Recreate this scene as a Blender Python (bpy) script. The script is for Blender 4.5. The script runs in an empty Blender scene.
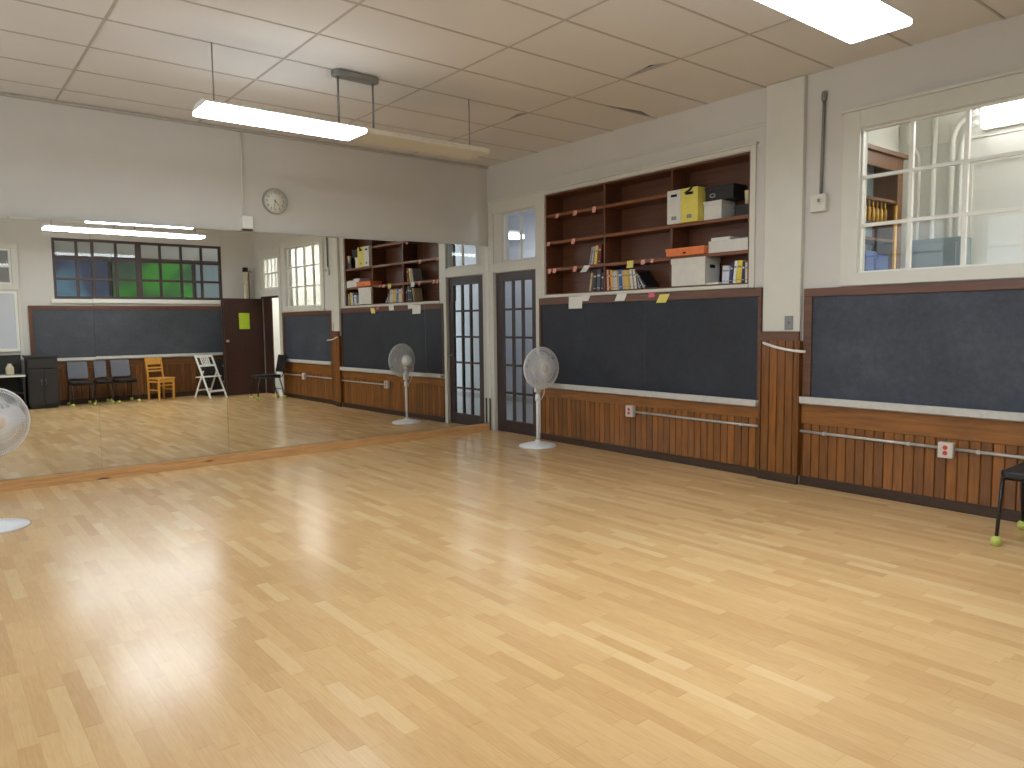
import bpy, bmesh, math, random
from mathutils import Vector, Matrix
random.seed(7)
D = bpy.data
COL = bpy.context.scene.collection
PI = math.pi

# ------------------------------------------------------------------ helpers
def lin(c):
    c = c / 255.0
    return c / 12.92 if c <= 0.04045 else ((c + 0.055) / 1.055) ** 2.4
def rgb(r, g, b): return (lin(r), lin(g), lin(b), 1.0)

class MB:
    """collects shapes and links them as one mesh object"""
    def __init__(self): self.bm = bmesh.new()
    def face(self, pts, mi=0):
        f = self.bm.faces.new([self.bm.verts.new(p) for p in pts]); f.material_index = mi; return f
    def box(self, x0, x1, y0, y1, z0, z1, mi=0, M=None):
        P = [Vector((x, y, z)) for x in (x0, x1) for y in (y0, y1) for z in (z0, z1)]
        if M is not None: P = [M @ p for p in P]
        v = [self.bm.verts.new(p) for p in P]
        for q in ((0,1,3,2),(4,6,7,5),(0,4,5,1),(2,3,7,6),(0,2,6,4),(1,5,7,3)):
            f = self.bm.faces.new([v[i] for i in q]); f.material_index = mi
        return self
    def prism(self, pts, axis, a0, a1, mi=0):
        """polygon pts (2D) extruded along axis 'x','y' or 'z'"""
        def put(p, a):
            return {'x': (a, p[0], p[1]), 'y': (p[0], a, p[1]), 'z': (p[0], p[1], a)}[axis]
        A = [self.bm.verts.new(put(p, a0)) for p in pts]; B = [self.bm.verts.new(put(p, a1)) for p in pts]
        n = len(pts)
        fs = [self.bm.faces.new(A), self.bm.faces.new(B[::-1])]
        for i in range(n): fs.append(self.bm.faces.new([A[i], B[i], B[(i+1) % n], A[(i+1) % n]]))
        for f in fs: f.material_index = mi
        return self
    def tube(self, pts, r, seg=8, mi=0, closed=False, caps=True):
        pts = [Vector(p) for p in pts]; n = len(pts); rings = []
        up0 = None
        for i, p in enumerate(pts):
            if closed: t = pts[(i+1) % n] - pts[i-1]
            else: t = pts[min(i+1, n-1)] - pts[max(i-1, 0)]
            t.normalize()
            if up0 is None:
                up0 = Vector((0,0,1)) if abs(t.z) < 0.9 else Vector((1,0,0))
            a = t.cross(up0)
            if a.length < 1e-4: a = t.cross(Vector((0,1,0)))
            a.normalize(); b = t.cross(a); b.normalize()
            rr = r[i] if isinstance(r, (list, tuple)) else r
            rings.append([self.bm.verts.new(p + (a*math.cos(2*PI*k/seg) + b*math.sin(2*PI*k/seg))*rr) for k in range(seg)])
        m = n if closed else n-1
        for i in range(m):
            A, B = rings[i], rings[(i+1) % n]
            for k in range(seg):
                f = self.bm.faces.new([A[k], A[(k+1) % seg], B[(k+1) % seg], B[k]]); f.material_index = mi; f.smooth = True
        if caps and not closed:
            self.bm.faces.new(rings[0][::-1]).material_index = mi; self.bm.faces.new(rings[-1]).material_index = mi
        return self
    def lathe(self, prof, seg=32, M=None, mi=0):
        M = M or Matrix.Identity(4); rings = []
        for r, z in prof:
            if r < 1e-5: rings.append([self.bm.verts.new(M @ Vector((0,0,z)))])
            else: rings.append([self.bm.verts.new(M @ Vector((r*math.cos(2*PI*k/seg), r*math.sin(2*PI*k/seg), z))) for k in range(seg)])
        for A, B in zip(rings, rings[1:]):
            for k in range(seg):
                a = [A[0]] if len(A) == 1 else [A[k], A[(k+1) % seg]]
                b = [B[0]] if len(B) == 1 else [B[(k+1) % seg], B[k]]
                if len(a)+len(b) < 3: continue
                f = self.bm.faces.new(a+b); f.material_index = mi; f.smooth = True
        return self
    def obj(self, name, mat, parent=None, bevel=0.0, seg=2, smooth=False, origin=None):
        bmesh.ops.recalc_face_normals(self.bm, faces=self.bm.faces)
        off = Vector((0,0,0))
        if parent is not None:
            q = parent
            while q is not None: off += q.location; q = q.parent
        else:
            vs = [v.co for v in self.bm.verts]
            lo = Vector([min(v[i] for v in vs) for i in range(3)]); hi = Vector([max(v[i] for v in vs) for i in range(3)])
            off = Vector(origin) if origin is not None else Vector(((lo.x+hi.x)/2, (lo.y+hi.y)/2, lo.z))
        for v in self.bm.verts: v.co -= off
        me = D.meshes.new(name); self.bm.to_mesh(me); self.bm.free()
        for m in (mat if isinstance(mat, (list, tuple)) else [mat]): me.materials.append(m)
        o = D.objects.new(name, me); COL.objects.link(o)
        if parent is not None: o.parent = parent
        else: o.location = off
        if smooth:
            for p in me.polygons: p.use_smooth = True
        if bevel:
            b = o.modifiers.new('soft_edges', 'BEVEL'); b.width = bevel; b.segments = seg; b.limit_method = 'ANGLE'; b.angle_limit = math.radians(40)
        return o

def tag(o, label=None, cat=None, group=None, kind=None):
    if label: o['label'] = label
    if cat: o['category'] = cat
    if group: o['group'] = group
    if kind: o['kind'] = kind
    return o
def thing(name, loc, label, cat, group=None, rz=0):
    o = D.objects.new(name, None); COL.objects.link(o); o.location = loc; o.rotation_euler = (0,0,rz); o.empty_display_size = .1
    return tag(o, label, cat, group)
def structure(o): o['kind'] = 'structure'; return o
def copy_tree(o, parent=None):
    c = o.copy(); COL.objects.link(c); c.parent = parent
    for ch in [k for k in D.objects if k.parent == o]: copy_tree(ch, c)
    return c
def arc(cx, cy, r, a0, a1, n): return [(cx + r*math.cos(a0+(a1-a0)*i/n), cy + r*math.sin(a0+(a1-a0)*i/n)) for i in range(n+1)]

# ------------------------------------------------------------------ materials
class NT:
    def __init__(self, name):
        self.m = D.materials.new(name); self.m.use_nodes = True; self.t = self.m.node_tree
        self.b = self.t.nodes['Principled BSDF']
    def n(self, typ, **kw):
        nd = self.t.nodes.new(typ)
        for k, v in kw.items(): setattr(nd, k, v)
        return nd
    def l(self, a, b): self.t.links.new(a, b)
    def math(self, op, a, b=None, c=None):
        nd = self.n('ShaderNodeMath', operation=op)
        for i, v in enumerate((a, b, c)):
            if v is None: continue
            if isinstance(v, (int, float)): nd.inputs[i].default_value = v
            else: self.l(v, nd.inputs[i])
        return nd.outputs[0]
    def mix(self, fac, a, b, mode='MIX'):
        nd = self.n('ShaderNodeMixRGB', blend_type=mode)
        for i, v in enumerate((fac, a, b)):
            if isinstance(v, (int, float)): nd.inputs[i].default_value = v
            elif isinstance(v, tuple): nd.inputs[i].default_value = v
            else: self.l(v, nd.inputs[i])
        return nd.outputs[0]
    def pos(self): return self.n('ShaderNodeNewGeometry').outputs['Position']
    def objco(self): return self.n('ShaderNodeTexCoord').outputs['Object']
    def noise(self, vec, scale, detail=4, rough=.55, stretch=None):
        if stretch:
            mp = self.n('ShaderNodeMapping'); self.l(vec, mp.inputs['Vector']); mp.inputs['Scale'].default_value = stretch; vec = mp.outputs[0]
        nd = self.n('ShaderNodeTexNoise'); self.l(vec, nd.inputs['Vector'])
        nd.inputs['Scale'].default_value = scale; nd.inputs['Detail'].default_value = detail; nd.inputs['Roughness'].default_value = rough
        return nd.outputs['Fac']
    def ramp(self, fac, stops):
        nd = self.n('ShaderNodeValToRGB'); self.l(fac, nd.inputs[0]); e = nd.color_ramp.elements
        while len(e) < len(stops): e.new(.5)
        for el, (p, c) in zip(e, stops): el.position = p; el.color = c
        return nd.outputs[0]
    def bump(self, h, s=.2, d=.002):
        nd = self.n('ShaderNodeBump'); nd.inputs['Strength'].default_value = s; nd.inputs['Distance'].default_value = d
        self.l(h, nd.inputs['Height']); self.l(nd.outputs[0], self.b.inputs['Normal'])
    def done(self, rough=.5, spec=.5, metal=0.0):
        self.b.inputs['Roughness'].default_value = rough; self.b.inputs['Specular IOR Level'].default_value = spec; self.b.inputs['Metallic'].default_value = metal
        return self.m

def plain(name, c, rough=.5, var=.06, scale=14, metal=0.0, spec=.5):
    """a single colour with a faint mottling"""
    t = NT(name)
    f = t.noise(t.objco(), scale, 3)
    dark = (c[0]*(1-var*2), c[1]*(1-var*2), c[2]*(1-var*2), 1); lite = (min(1, c[0]*(1+var)), min(1, c[1]*(1+var)), min(1, c[2]*(1+var)), 1)
    t.l(t.ramp(f, [(.3, dark), (.7, lite)]), t.b.inputs['Base Color'])
    return t.done(rough, spec, metal)

def wood(name, c1, c2, axis='z', plank=0.0, paxis='y', rough=.4, gscale=6, coat=0.0, spec=.5):
    """grain running along axis; planks of given width across paxis vary in tone"""
    t = NT(name); p = t.pos(); st = {'x': (1.2, 14, 14), 'y': (14, 1.2, 14), 'z': (14, 14, 1.2)}[axis]
    g = t.noise(p, gscale*.45, 5, .6, st)
    col = t.ramp(g, [(.25, c1), (.75, c2)])
    if plank:
        sx = t.n('ShaderNodeSeparateXYZ'); t.l(p, sx.inputs[0])
        idx = t.math('FLOOR', t.math('DIVIDE', sx.outputs[{'x':0,'y':1,'z':2}[paxis]], plank))
        wn = t.n('ShaderNodeTexWhiteNoise', noise_dimensions='1D'); t.l(idx, wn.inputs['W'])
        k = t.ramp(wn.outputs['Value'], [(0, (.68,.66,.64,1)), (.5, (.96,.95,.93,1)), (1, (1.22,1.19,1.14,1))])
        col = t.mix(1.0, col, k, 'MULTIPLY')
    t.l(col, t.b.inputs['Base Color'])
    if coat: t.b.inputs['Coat Weight'].default_value = coat; t.b.inputs['Coat Roughness'].default_value = .2
    return t.done(rough, spec)

def mat_floor():
    t = NT('maple_strip_floor'); p = t.pos(); sx = t.n('ShaderNodeSeparateXYZ'); t.l(p, sx.inputs[0])
    W, L = .066, .46
    u = t.math('DIVIDE', sx.outputs[0], W); row = t.math('FLOOR', u)
    wr = t.n('ShaderNodeTexWhiteNoise', noise_dimensions='1D'); t.l(row, wr.inputs['W'])
    ly = t.math('ADD', t.math('MULTIPLY', wr.outputs['Value'], 9.7), t.math('DIVIDE', sx.outputs[1], L))
    # uneven lengths: bend the coordinate before cutting it into boards
    ly = t.math('ADD', ly, t.math('MULTIPLY', t.math('SINE', t.math('ADD', t.math('MULTIPLY', ly, 1.9), row)), .28))
    brd = t.math('FLOOR', ly)
    cb = t.n('ShaderNodeCombineXYZ'); t.l(row, cb.inputs[0]); t.l(brd, cb.inputs[1])
    wn = t.n('ShaderNodeTexWhiteNoise', noise_dimensions='2D'); t.l(cb.outputs[0], wn.inputs['Vector'])
    col = t.ramp(wn.outputs['Value'], [(0, rgb(199,156,103)), (.2, rgb(209,168,115)), (.55, rgb(216,176,122)), (.85, rgb(221,184,131)), (1, rgb(228,196,147))])
    g = t.noise(p, 5, 5, .6, (22, 1.6, 1))
    col = t.mix(.35, col, t.ramp(g, [(.3, rgb(203,160,107)), (.7, rgb(228,195,145))]), 'MIX')
    blot = t.noise(p, .9, 3, .5)
    col = t.mix(1.0, col, t.ramp(blot, [(.3, (.93,.92,.9,1)), (.7, (1.03,1.03,1.02,1))]), 'MULTIPLY')
    fx = t.math('FRACT', u); fy = t.math('FRACT', ly)
    seam = t.math('MAXIMUM', t.math('LESS_THAN', fx, .022), t.math('LESS_THAN', fy, .006))
    col = t.mix(t.math('MULTIPLY', seam, .25), col, rgb(140,98,55))
    t.l(col, t.b.inputs['Base Color'])
    sm = t.noise(p, 1.7, 4)
    t.l(t.math('ADD', t.math('ADD', t.math('MULTIPLY', sm, .03), t.math('MULTIPLY', wn.outputs['Value'], .03)), .185), t.b.inputs['Roughness'])
    t.b.inputs['Specular IOR Level'].default_value = .5
    return t.m

def mat_slate(name, c1, c2, c3):
    t = NT(name); p = t.pos()
    a = t.noise(p, 1.9, 7, .7); b = t.noise(p, 24, 3, .7)
    col = t.ramp(a, [(.3, c1), (.55, c2), (.8, c3)])
    col = t.mix(.25, col, t.ramp(b, [(.35, c1), (.75, c3)]))
    t.l(col, t.b.inputs['Base Color'])
    return t.done(.55, .35)

def mat_emit(name, c, s):
    m = D.materials.new(name); m.use_nodes = True; nt = m.node_tree; nt.nodes.clear()
    e = nt.nodes.new('ShaderNodeEmission'); e.inputs[0].default_value = c; e.inputs[1].default_value = s
    o = nt.nodes.new('ShaderNodeOutputMaterial'); nt.links.new(e.outputs[0], o.inputs[0]); return m

def mat_glass(name, tint=(.97,.98,.975,1), refl=.1):
    m = D.materials.new(name); m.use_nodes = True; nt = m.node_tree; nt.nodes.clear()
    tr = nt.nodes.new('ShaderNodeBsdfTransparent'); tr.inputs[0].default_value = tint
    gl = nt.nodes.new('ShaderNodeBsdfGlossy'); gl.inputs['Roughness'].default_value = .01
    mx = nt.nodes.new('ShaderNodeMixShader'); lw = nt.nodes.new('ShaderNodeLayerWeight'); pw = nt.nodes.new('ShaderNodeMath'); pw.operation = 'POWER'; pw.inputs[1].default_value = 5.0
    fr = nt.nodes.new('ShaderNodeMath'); fr.operation = 'MULTIPLY_ADD'; fr.inputs[1].default_value = .8; fr.inputs[2].default_value = .025
    nt.links.new(lw.outputs['Facing'], pw.inputs[0]); nt.links.new(pw.outputs[0], fr.inputs[0])
    o = nt.nodes.new('ShaderNodeOutputMaterial')
    nt.links.new(fr.outputs[0], mx.inputs[0]); nt.links.new(tr.outputs[0], mx.inputs[1]); nt.links.new(gl.outputs[0], mx.inputs[2]); nt.links.new(mx.outputs[0], o.inputs[0])
    return m
def mat_mirror():
    t = NT('silvered_glass'); n = t.noise(t.pos(), 2.5, 3)
    t.l(t.ramp(n, [(.3, (.87,.88,.855,1)), (.7, (.89,.90,.88,1))]), t.b.inputs['Base Color'])
    return t.done(.008, .5, 1.0)

def mat_tile():
    t = NT('acoustic_tile'); p = t.pos()
    f = t.noise(p, 160, 2, .7); g = t.noise(p, 1.1, 3)
    col = t.mix(.5, t.ramp(f, [(.35, rgb(204,200,196)), (.6, rgb(220,217,213))]), t.ramp(g, [(.3, rgb(208,204,200)), (.7, rgb(218,215,211))]))
    t.l(col, t.b.inputs['Base Color']); return t.done(.9, .2)

def mat_pine():
    t = NT('knotty_pine'); p = t.pos()
    g = t.noise(p, 3, 5, .6, (1.0, 14, 14))
    col = t.ramp(g, [(.3, rgb(188,138,86)), (.7, rgb(214,170,116))])
    v = t.n('ShaderNodeTexVoronoi'); mp = t.n('ShaderNodeMapping'); t.l(p, mp.inputs[0]); mp.inputs['Scale'].default_value = (1.4, 5, 5)
    t.l(mp.outputs[0], v.inputs['Vector']); v.inputs['Scale'].default_value = 1.3
    k = t.ramp(v.outputs['Distance'], [(.09, (1,1,1,1)), (.14, (0,0,0,1))])
    col = t.mix(k, col, rgb(92,48,26)); t.l(col, t.b.inputs['Base Color'])
    return t.done(.42, .5)

M = {}
M['wall'] = plain('cream_wall_paint', rgb(202,198,190), .6, .012, 3)
M['trim'] = plain('cream_gloss_paint', rgb(208,205,193), .35, .012, 5)
M['tray'] = plain('chalk_dusted_tray', rgb(196,194,188), .6, .04, 20)
M['white_trim'] = plain('white_gloss_paint', rgb(226,225,216), .35, .01, 5)
M['tile'] = mat_tile()
M['tbar'] = plain('aged_ceiling_bar', rgb(178,170,160), .6, .05, 8)
M['plenum'] = plain('dark_plenum', rgb(9,8,8), .9)
M['floor'] = mat_floor()
M['slate'] = mat_slate('black_slate', rgb(36,39,46), rgb(45,49,58), rgb(60,64,72))
M['slate_dusty'] = mat_slate('chalk_dusted_slate', rgb(50,54,63), rgb(64,68,78), rgb(92,96,104))
M['slate_rear'] = mat_slate('haze_greyed_slate', rgb(56,60,66), rgb(72,76,82), rgb(94,97,102))  # greys raised to put the reflection's haze into the slate colour
M['wains'] = wood('oak_wainscot', rgb(100,57,17), rgb(152,95,34), 'z', .0762, 'y', .32, 6, .3)
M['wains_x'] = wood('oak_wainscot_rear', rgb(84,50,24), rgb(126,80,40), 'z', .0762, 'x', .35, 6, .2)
M['rail'] = wood('oak_rail', rgb(106,62,20), rgb(156,100,38), 'y', 0, 'y', .32, 6, .3)
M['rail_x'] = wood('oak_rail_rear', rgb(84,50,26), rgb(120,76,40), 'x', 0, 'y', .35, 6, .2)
M['base'] = wood('dark_oak_base', rgb(44,28,18), rgb(70,46,30), 'y', 0, 'y', .45, 6)
M['frame'] = wood('red_brown_board_frame', rgb(82,52,36), rgb(112,72,50), 'y', 0, 'y', .4, 6)
M['case'] = wood('mahogany_case', rgb(80,44,26), rgb(112,66,38), 'y', 0, 'y', .38, 5)
M['case_edge'] = wood('worn_shelf_edge', rgb(108,62,32), rgb(140,86,46), 'y', 0, 'y', .4, 6)
M['door'] = wood('dark_french_door', rgb(48,35,33), rgb(66,50,47), 'z', 0, 'y', .4, 6)
M['leaf'] = wood('chocolate_flush_door', rgb(50,30,24), rgb(68,43,35), 'z', 0, 'y', .4, 5)
M['mullion'] = plain('brown_steel_sash', rgb(74,58,54), .5, .05)
M['mirror'] = mat_mirror()
M['mirror_edge'] = plain('mirror_edge_glass', rgb(150,160,150), .2)
M['pine'] = mat_pine()
M['glass'] = mat_glass('window_glass')
M['lamp_on'] = mat_emit('lit_fluorescent_lens', (.86,.94,1.0,1), 27.0)
M['lamp_off'] = plain('unlit_prismatic_lens', rgb(212,206,190), .35, .02)
M['white_metal'] = plain('white_enamel', rgb(228,227,220), .35, .01)
M['dark_metal'] = plain('dull_grey_steel', rgb(132,130,126), .45, .05, 10, .3)
M['galv'] = plain('galvanised_conduit', rgb(190,188,184), .35, .05, 20, .35)
M['fan'] = plain('white_fan_plastic', rgb(226,227,228), .38, .01)
M['blade'] = plain('pale_fan_blade', rgb(196,197,198), .35, .02)
M['black'] = plain('black_vinyl', rgb(24,24,27), .42, .08, 30)
M['black_metal'] = plain('black_tube', rgb(20,20,22), .35)
M['grey_vinyl'] = plain('grey_backrest', rgb(106,106,113), .5, .04)
M['tennis'] = plain('tennis_felt', rgb(192,200,104), .9, .08, 60)
M['yellow_wood'] = wood('honey_beech', rgb(196,138,54), rgb(222,168,80), 'z', 0, 'y', .35, 6)
M['white_paint'] = plain('white_painted_wood', rgb(226,226,218), .45, .02)
M['paper'] = plain('white_paper', rgb(226,224,216), .8, .02)
M['page'] = plain('page_block', rgb(214,204,180), .85, .05, 60)
M['pink'] = plain('pink_tag', rgb(228,160,146), .8, .03)
M['hotpink'] = plain('bright_pink_tag', rgb(226,104,122), .8, .03)
M['ytag'] = plain('yellow_tag', rgb(226,214,116), .8, .03)
M['lime'] = plain('lime_paper', rgb(186,214,50), .8, .03)
M['card_white'] = plain('white_card', rgb(214,212,204), .65, .03)
M['card_yellow'] = plain('yellow_card', rgb(226,212,100), .6, .03)
M['orange'] = plain('orange_card', rgb(228,128,72), .6, .05, 25)
M['charcoal'] = plain('charcoal_board', rgb(34,33,34), .6, .06)
M['hole'] = plain('dark_slot', rgb(14,12,12), .9)
M['silver'] = plain('silver_metal', rgb(200,200,200), .3, .02, 10, .6)
M['plate'] = plain('grey_switch_plate', rgb(132,132,128), .4, .04)
M['box_white'] = plain('white_outlet_box', rgb(206,198,188), .5, .03)
M['red'] = plain('red_receptacle', rgb(206,70,58), .45, .04)
M['beige'] = plain('beige_plastic', rgb(206,194,164), .5)
M['cabinet_black'] = plain('black_painted_board', rgb(40,38,38), .5, .1, 6)
M['hall'] = plain('hallway_paint', rgb(194,197,204), .6, .01, 3)
M['dado'] = plain('grey_vinyl_floor', rgb(168,172,174), .5, .02)
M['cor'] = plain('corridor_paint', rgb(236,235,228), .5, .01, 3)
M['locker'] = plain('blue_grey_locker', rgb(140,156,160), .4, .02)
M['bluebox'] = plain('blue_plastic', rgb(74,96,150), .45, .04)
M['oak'] = wood('light_oak', rgb(96,62,36), rgb(128,88,54), 'z', 0, 'y', .4, 6)
M['brass'] = plain('yellow_post', rgb(206,158,66), .4, .04)
M['clock_face'] = plain('clock_face', rgb(226,222,206), .5, .01)
M['ink'] = plain('dark_ink', rgb(74,70,66), .6)
M['clock_rim'] = plain('clock_rim', rgb(160,154,144), .4, .03)
M['hub'] = plain('warm_white_badge', rgb(216,206,192), .35, .02)

# ------------------------------------------------------------------ room
XL, YN, H = -7.6, -8.1, 3.45
floor = structure(MB().box(XL, .13, YN-.12, .12, -.1, 0).obj('floor', M['floor']))

def holed_wall(name, axis, a0, a1, lo, hi, z1, holes, mat):
    """axis 'x': slab between x=a0 and a1, running along y lo..hi"""
    us = sorted({lo, hi, *[h[0] for h in holes], *[h[1] for h in holes]})
    m = MB()
    for u0, u1 in zip(us, us[1:]):
        zs = [(0.0, z1)]
        for h in holes:
            if h[0] <= u0+1e-6 and h[1] >= u1-1e-6:
                nz = []
                for s0, s1 in zs:
                    if h[2] > s0: nz.append((s0, min(s1, h[2])))
                    if h[3] < s1: nz.append((max(s0, h[3]), s1))
                zs = [z for z in nz if z[1]-z[0] > 1e-6]
        for s0, s1 in zs:
            if axis == 'x': m.box(a0, a1, u0, u1, s0, s1)
            else: m.box(u0, u1, a0, a1, s0, s1)
    bmesh.ops.remove_doubles(m.bm, verts=m.bm.verts, dist=1e-5)
    return structure(m.obj(name, mat))

DOOR1 = (-.967, -.13, 0, 2.07); TR1 = (-.985, -.29, 2.2, 2.82)
CASE = (-3.93, -1.14, 1.75, 2.93)
WIN1 = (-6.44, -4.92, 1.79, 2.918)
DOOR2 = (-7.68, -6.82, 0, 2.0); TR2 = (-7.62, -6.86, 2.17, 2.83)
holed_wall('wall_right', 'x', 0, .12, YN, 0, 3.6, [DOOR1, TR1, CASE, WIN1, DOOR2, TR2], M['wall'])
structure(MB().box(XL, .12, 0, .12, 0, 3.6).obj('wall_far', M['wall']))
WL_ADDED = [(-7.3, -5.5, .95, 3.1), (-4.95, -3.15, .95, 3.1), (-2.6, -.8, .95, 3.1)]  # unseen windows, added to even out the room's brightness
holed_wall('wall_left', 'x', XL-.12, XL, YN-.12, .12, 3.6, WL_ADDED, M['wall'])
WIN3 = (-3.84, -.68, 1.95, 3.06); WIN4 = (-5.44, -4.47, 2.2, 2.82)
holed_wall('wall_near', 'y', YN-.12, YN, XL, .12, 3.6, [WIN3, WIN4], M['wall'])

# ceiling: tiles between bars, three of them dropped at an edge so a dark gap shows
GX, SX, GY, SY = -4.8276, 1.2187, -2.2367, .61
def rng(o, s, a, b):
    k = math.floor((a-o)/s); L = [a]
    while True:
        k += 1; v = o+s*k
        if v >= b-1e-3: break
        if v > a+1e-3: L.append(v)
    return L+[b]
xs, ys = rng(GX, SX, XL, 0), rng(GY, SY, YN, 0)
m = MB()
def gap_of(x0, y1):
    for gx, gy, kind in ((-1.171, -3.457, 'L'), (-2.39, -3.457, 'R'), (-1.171, -2.847, 'T'), (-2.39, -1.627, 'R2')):
        if abs(x0-gx) < .02 and abs(y1-gy) < .02: return kind
for x0, x1 in zip(xs, xs[1:]):
    for y0, y1 in zip(ys, ys[1:]):
        k = gap_of(x0, y1); z = H
        if k == 'R':   m.face([(x0,y0,z),(x1,y0,z),(x1,y0+.1,z),(x1-.075,y0+.24,z),(x1-.02,y1-.1,z),(x1,y1,z),(x0,y1,z)])
        elif k == 'R2': m.face([(x0,y0,z),(x1,y0,z),(x1-.06,y0+.1,z),(x1,y0+.36,z),(x1,y1,z),(x0,y1,z)])
        elif k == 'T': m.face([(x0,y0,z),(x1,y0,z),(x1,y1,z),(x0+1.08,y1,z),(x0+.85,y1-.075,z),(x0+.36,y1,z),(x0,y1,z)])
        else: m.face([(x0,y0,z),(x1,y0,z),(x1,y1,z),(x0,y1,z)])
ceil = structure(m.obj('ceiling', M['tile']))
m = MB()
for x in xs[1:-1]: m.box(x-.009, x+.009, YN, 0, H-.004, H+.02)
for y in ys[1:-1]: m.box(XL, 0, y-.009, y+.009, H-.0035, H+.02)
m.obj('ceiling_grid', M['tbar'], ceil)
structure(MB().box(XL, .12, YN, .12, 3.6, 3.7).obj('ceiling_slab', M['plenum']))
structure(MB().box(XL, 0, -.03, 0, H-.028, H-.005).obj('trim_1', M['tbar']))      # wall angle under the tiles, mirror wall
# ------------------------------------------------------------------ right wall joinery
def bx(name, mat, *b, parent=None, bevel=0.0): 
    m = MB()
    for q in b: m.box(*q)
    return m.obj(name, mat, parent, bevel)
# casing round the french door and its transom
structure(bx('trim_2', M['trim'], (-.022,0,-.125,-.035,0,2.975), (-.022,0,-1.042,-.975,0,1.716), (-.022,0,-1.1,-.975,1.716,2.975), (-.02,0,-.975,-.125,2.075,2.195), (-.02,0,-.975,-.125,2.825,2.975), (-.032,0,-1.1,-.035,2.975,3.0), bevel=.003))
# white bead round the book case opening and the head moulding
structure(bx('trim_3', M['trim'], (-.02,0,-1.137,-1.1,1.715,2.975), (-.02,0,-3.99,-3.935,1.715,2.975), (-.02,0,-3.935,-1.137,2.935,2.975), (-.03,0,-3.935,-1.137,1.717,1.75), (-.04,0,-4.01,-1.1,2.975,2.995), bevel=.003))
structure(bx('trim_4', M['wall'], (-.012,0,-4.1,-1.1,3.12,3.15), bevel=.004))
# casing of the interior window
structure(bx('trim_5', M['trim'], (-.024,0,-4.925,-4.79,1.69,3.06), (-.024,0,-6.6,-6.45,1.69,3.06), (-.024,0,-6.45,-4.925,2.922,3.06), (-.03,0,-6.45,-4.925,1.69,1.786), (-.034,0,-6.62,-4.77,3.06,3.085), bevel=.004))
# casing of the corridor door
structure(bx('trim_6', M['trim'], (-.022,0,-6.81,-6.71,0,2.95), (-.022,0,-7.79,-7.69,0,2.95), (-.02,0,-7.69,-6.81,2.01,2.165), (-.02,0,-7.69,-6.81,2.835,2.95), (-.03,0,-7.8,-6.7,2.95,2.975), bevel=.003))
# pilaster
structure(MB().box(-.048, 0, -4.46, -4.105, 0, H-.006).obj('pillar_upper', M['trim'], bevel=.006))
def boards_y(m, x, y0, y1, z0, z1, w=.0762, t=.012):
    n = math.floor(y0/w)
    y = n*w
    while y < y1:
        a, b = max(y+.003, y0), min(y+w-.003, y1)
        if b-a > .006:
            m.prism([(x, a), (x-t+.004, a), (x-t, a+.004), (x-t, b-.004), (x-t+.004, b), (x, b)], 'z', z0, z1)
        y += w
m = MB(); m.box(-.056, -.0485, -4.465, -4.1, .078, 1.24); boards_y(m, -.056, -4.455, -4.11, .078, 1.24)
for yy in (-4.475, -4.105): m.box(-.07, 0, yy-.0, yy+.016, .078, 1.24)
structure(m.obj('pillar_wainscot', M['wains']))
structure(bx('pillar_cap', M['frame'], (-.074,-.0485,-4.468,-4.097,1.24,1.322), bevel=.004))
structure(bx('pillar_base', M['base'], (-.08,-.0485,-4.476,-4.089,0,.076), bevel=.004))
def bay(n, y0, y1, zt=.635):
    m = MB(); m.box(-.012, 0, y0, y1, .078, .53); boards_y(m, -.012, y0, y1, .078, .53)
    structure(m.obj('wainscot_panelling', M['wains']))
    structure(bx('trim_%d' % n, M['rail'], (-.03,0,y0,y1,.532,zt-.004), bevel=.004))
    structure(bx('baseboard_right_%d' % n, M['base'], (-.034,0,y0,y1,0,.076), (-.04,-.0345,y0,y1,0,.02), bevel=.003))
bay(7, -4.08, -1.055); bay(8, -6.64, -4.48, .702)
structure(bx('trim_9', M['base'], (-.03,0,-6.66,-6.642,0,.7)))

def chalkboard(name, y0, y1, z0, z1, joints, mat, label, frame_w=.03, top=.08):
    r = thing(name, (-.0, (y0+y1)/2, z0), label, 'chalkboard')
    m = MB(); m.box(-.018, -.001, y0+frame_w, y1-frame_w, z0+.0, z1-top)
    m.obj('slate', mat, r)
    m = MB()
    for j in joints: m.box(-.0192, -.018, j-.004, j+.004, z0+.07, z1-top)
    if joints: m.obj('slate_joint', M['slate_dusty'], r)
    bx('board_frame', M['frame'], (-.034,-.001,y0,y1,z1-top,z1), (-.034,-.001,y0,y0+frame_w,z0+.0,z1-top), (-.034,-.001,y1-frame_w,y1,z0,z1-top), parent=r, bevel=.004)
    m = MB(); m.prism([(-.001, z0-.0), (-.001, z0-.064), (-.05, z0-.064), (-.085, z0-.05), (-.085, z0+.004), (-.078, z0+.004), (-.07, z0-.02), (-.036, z0-.02), (-.034, z0)], 'y', y0+.005, y1-.005)
    t = m.obj('chalk_tray', M['tray'], r); t['label'] = 'white painted chalk tray'
    return r
chalkboard('chalkboard', -4.075, -1.045, .70, 1.712, [-2.711], M['slate'], 'black slate chalkboard below the built-in bookcase')
chalkboard('chalkboard', -6.64, -4.485, .765, 1.682, [], M['slate_dusty'], 'chalk-dusted grey slate chalkboard below the white-framed interior window', .075, .07)

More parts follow.
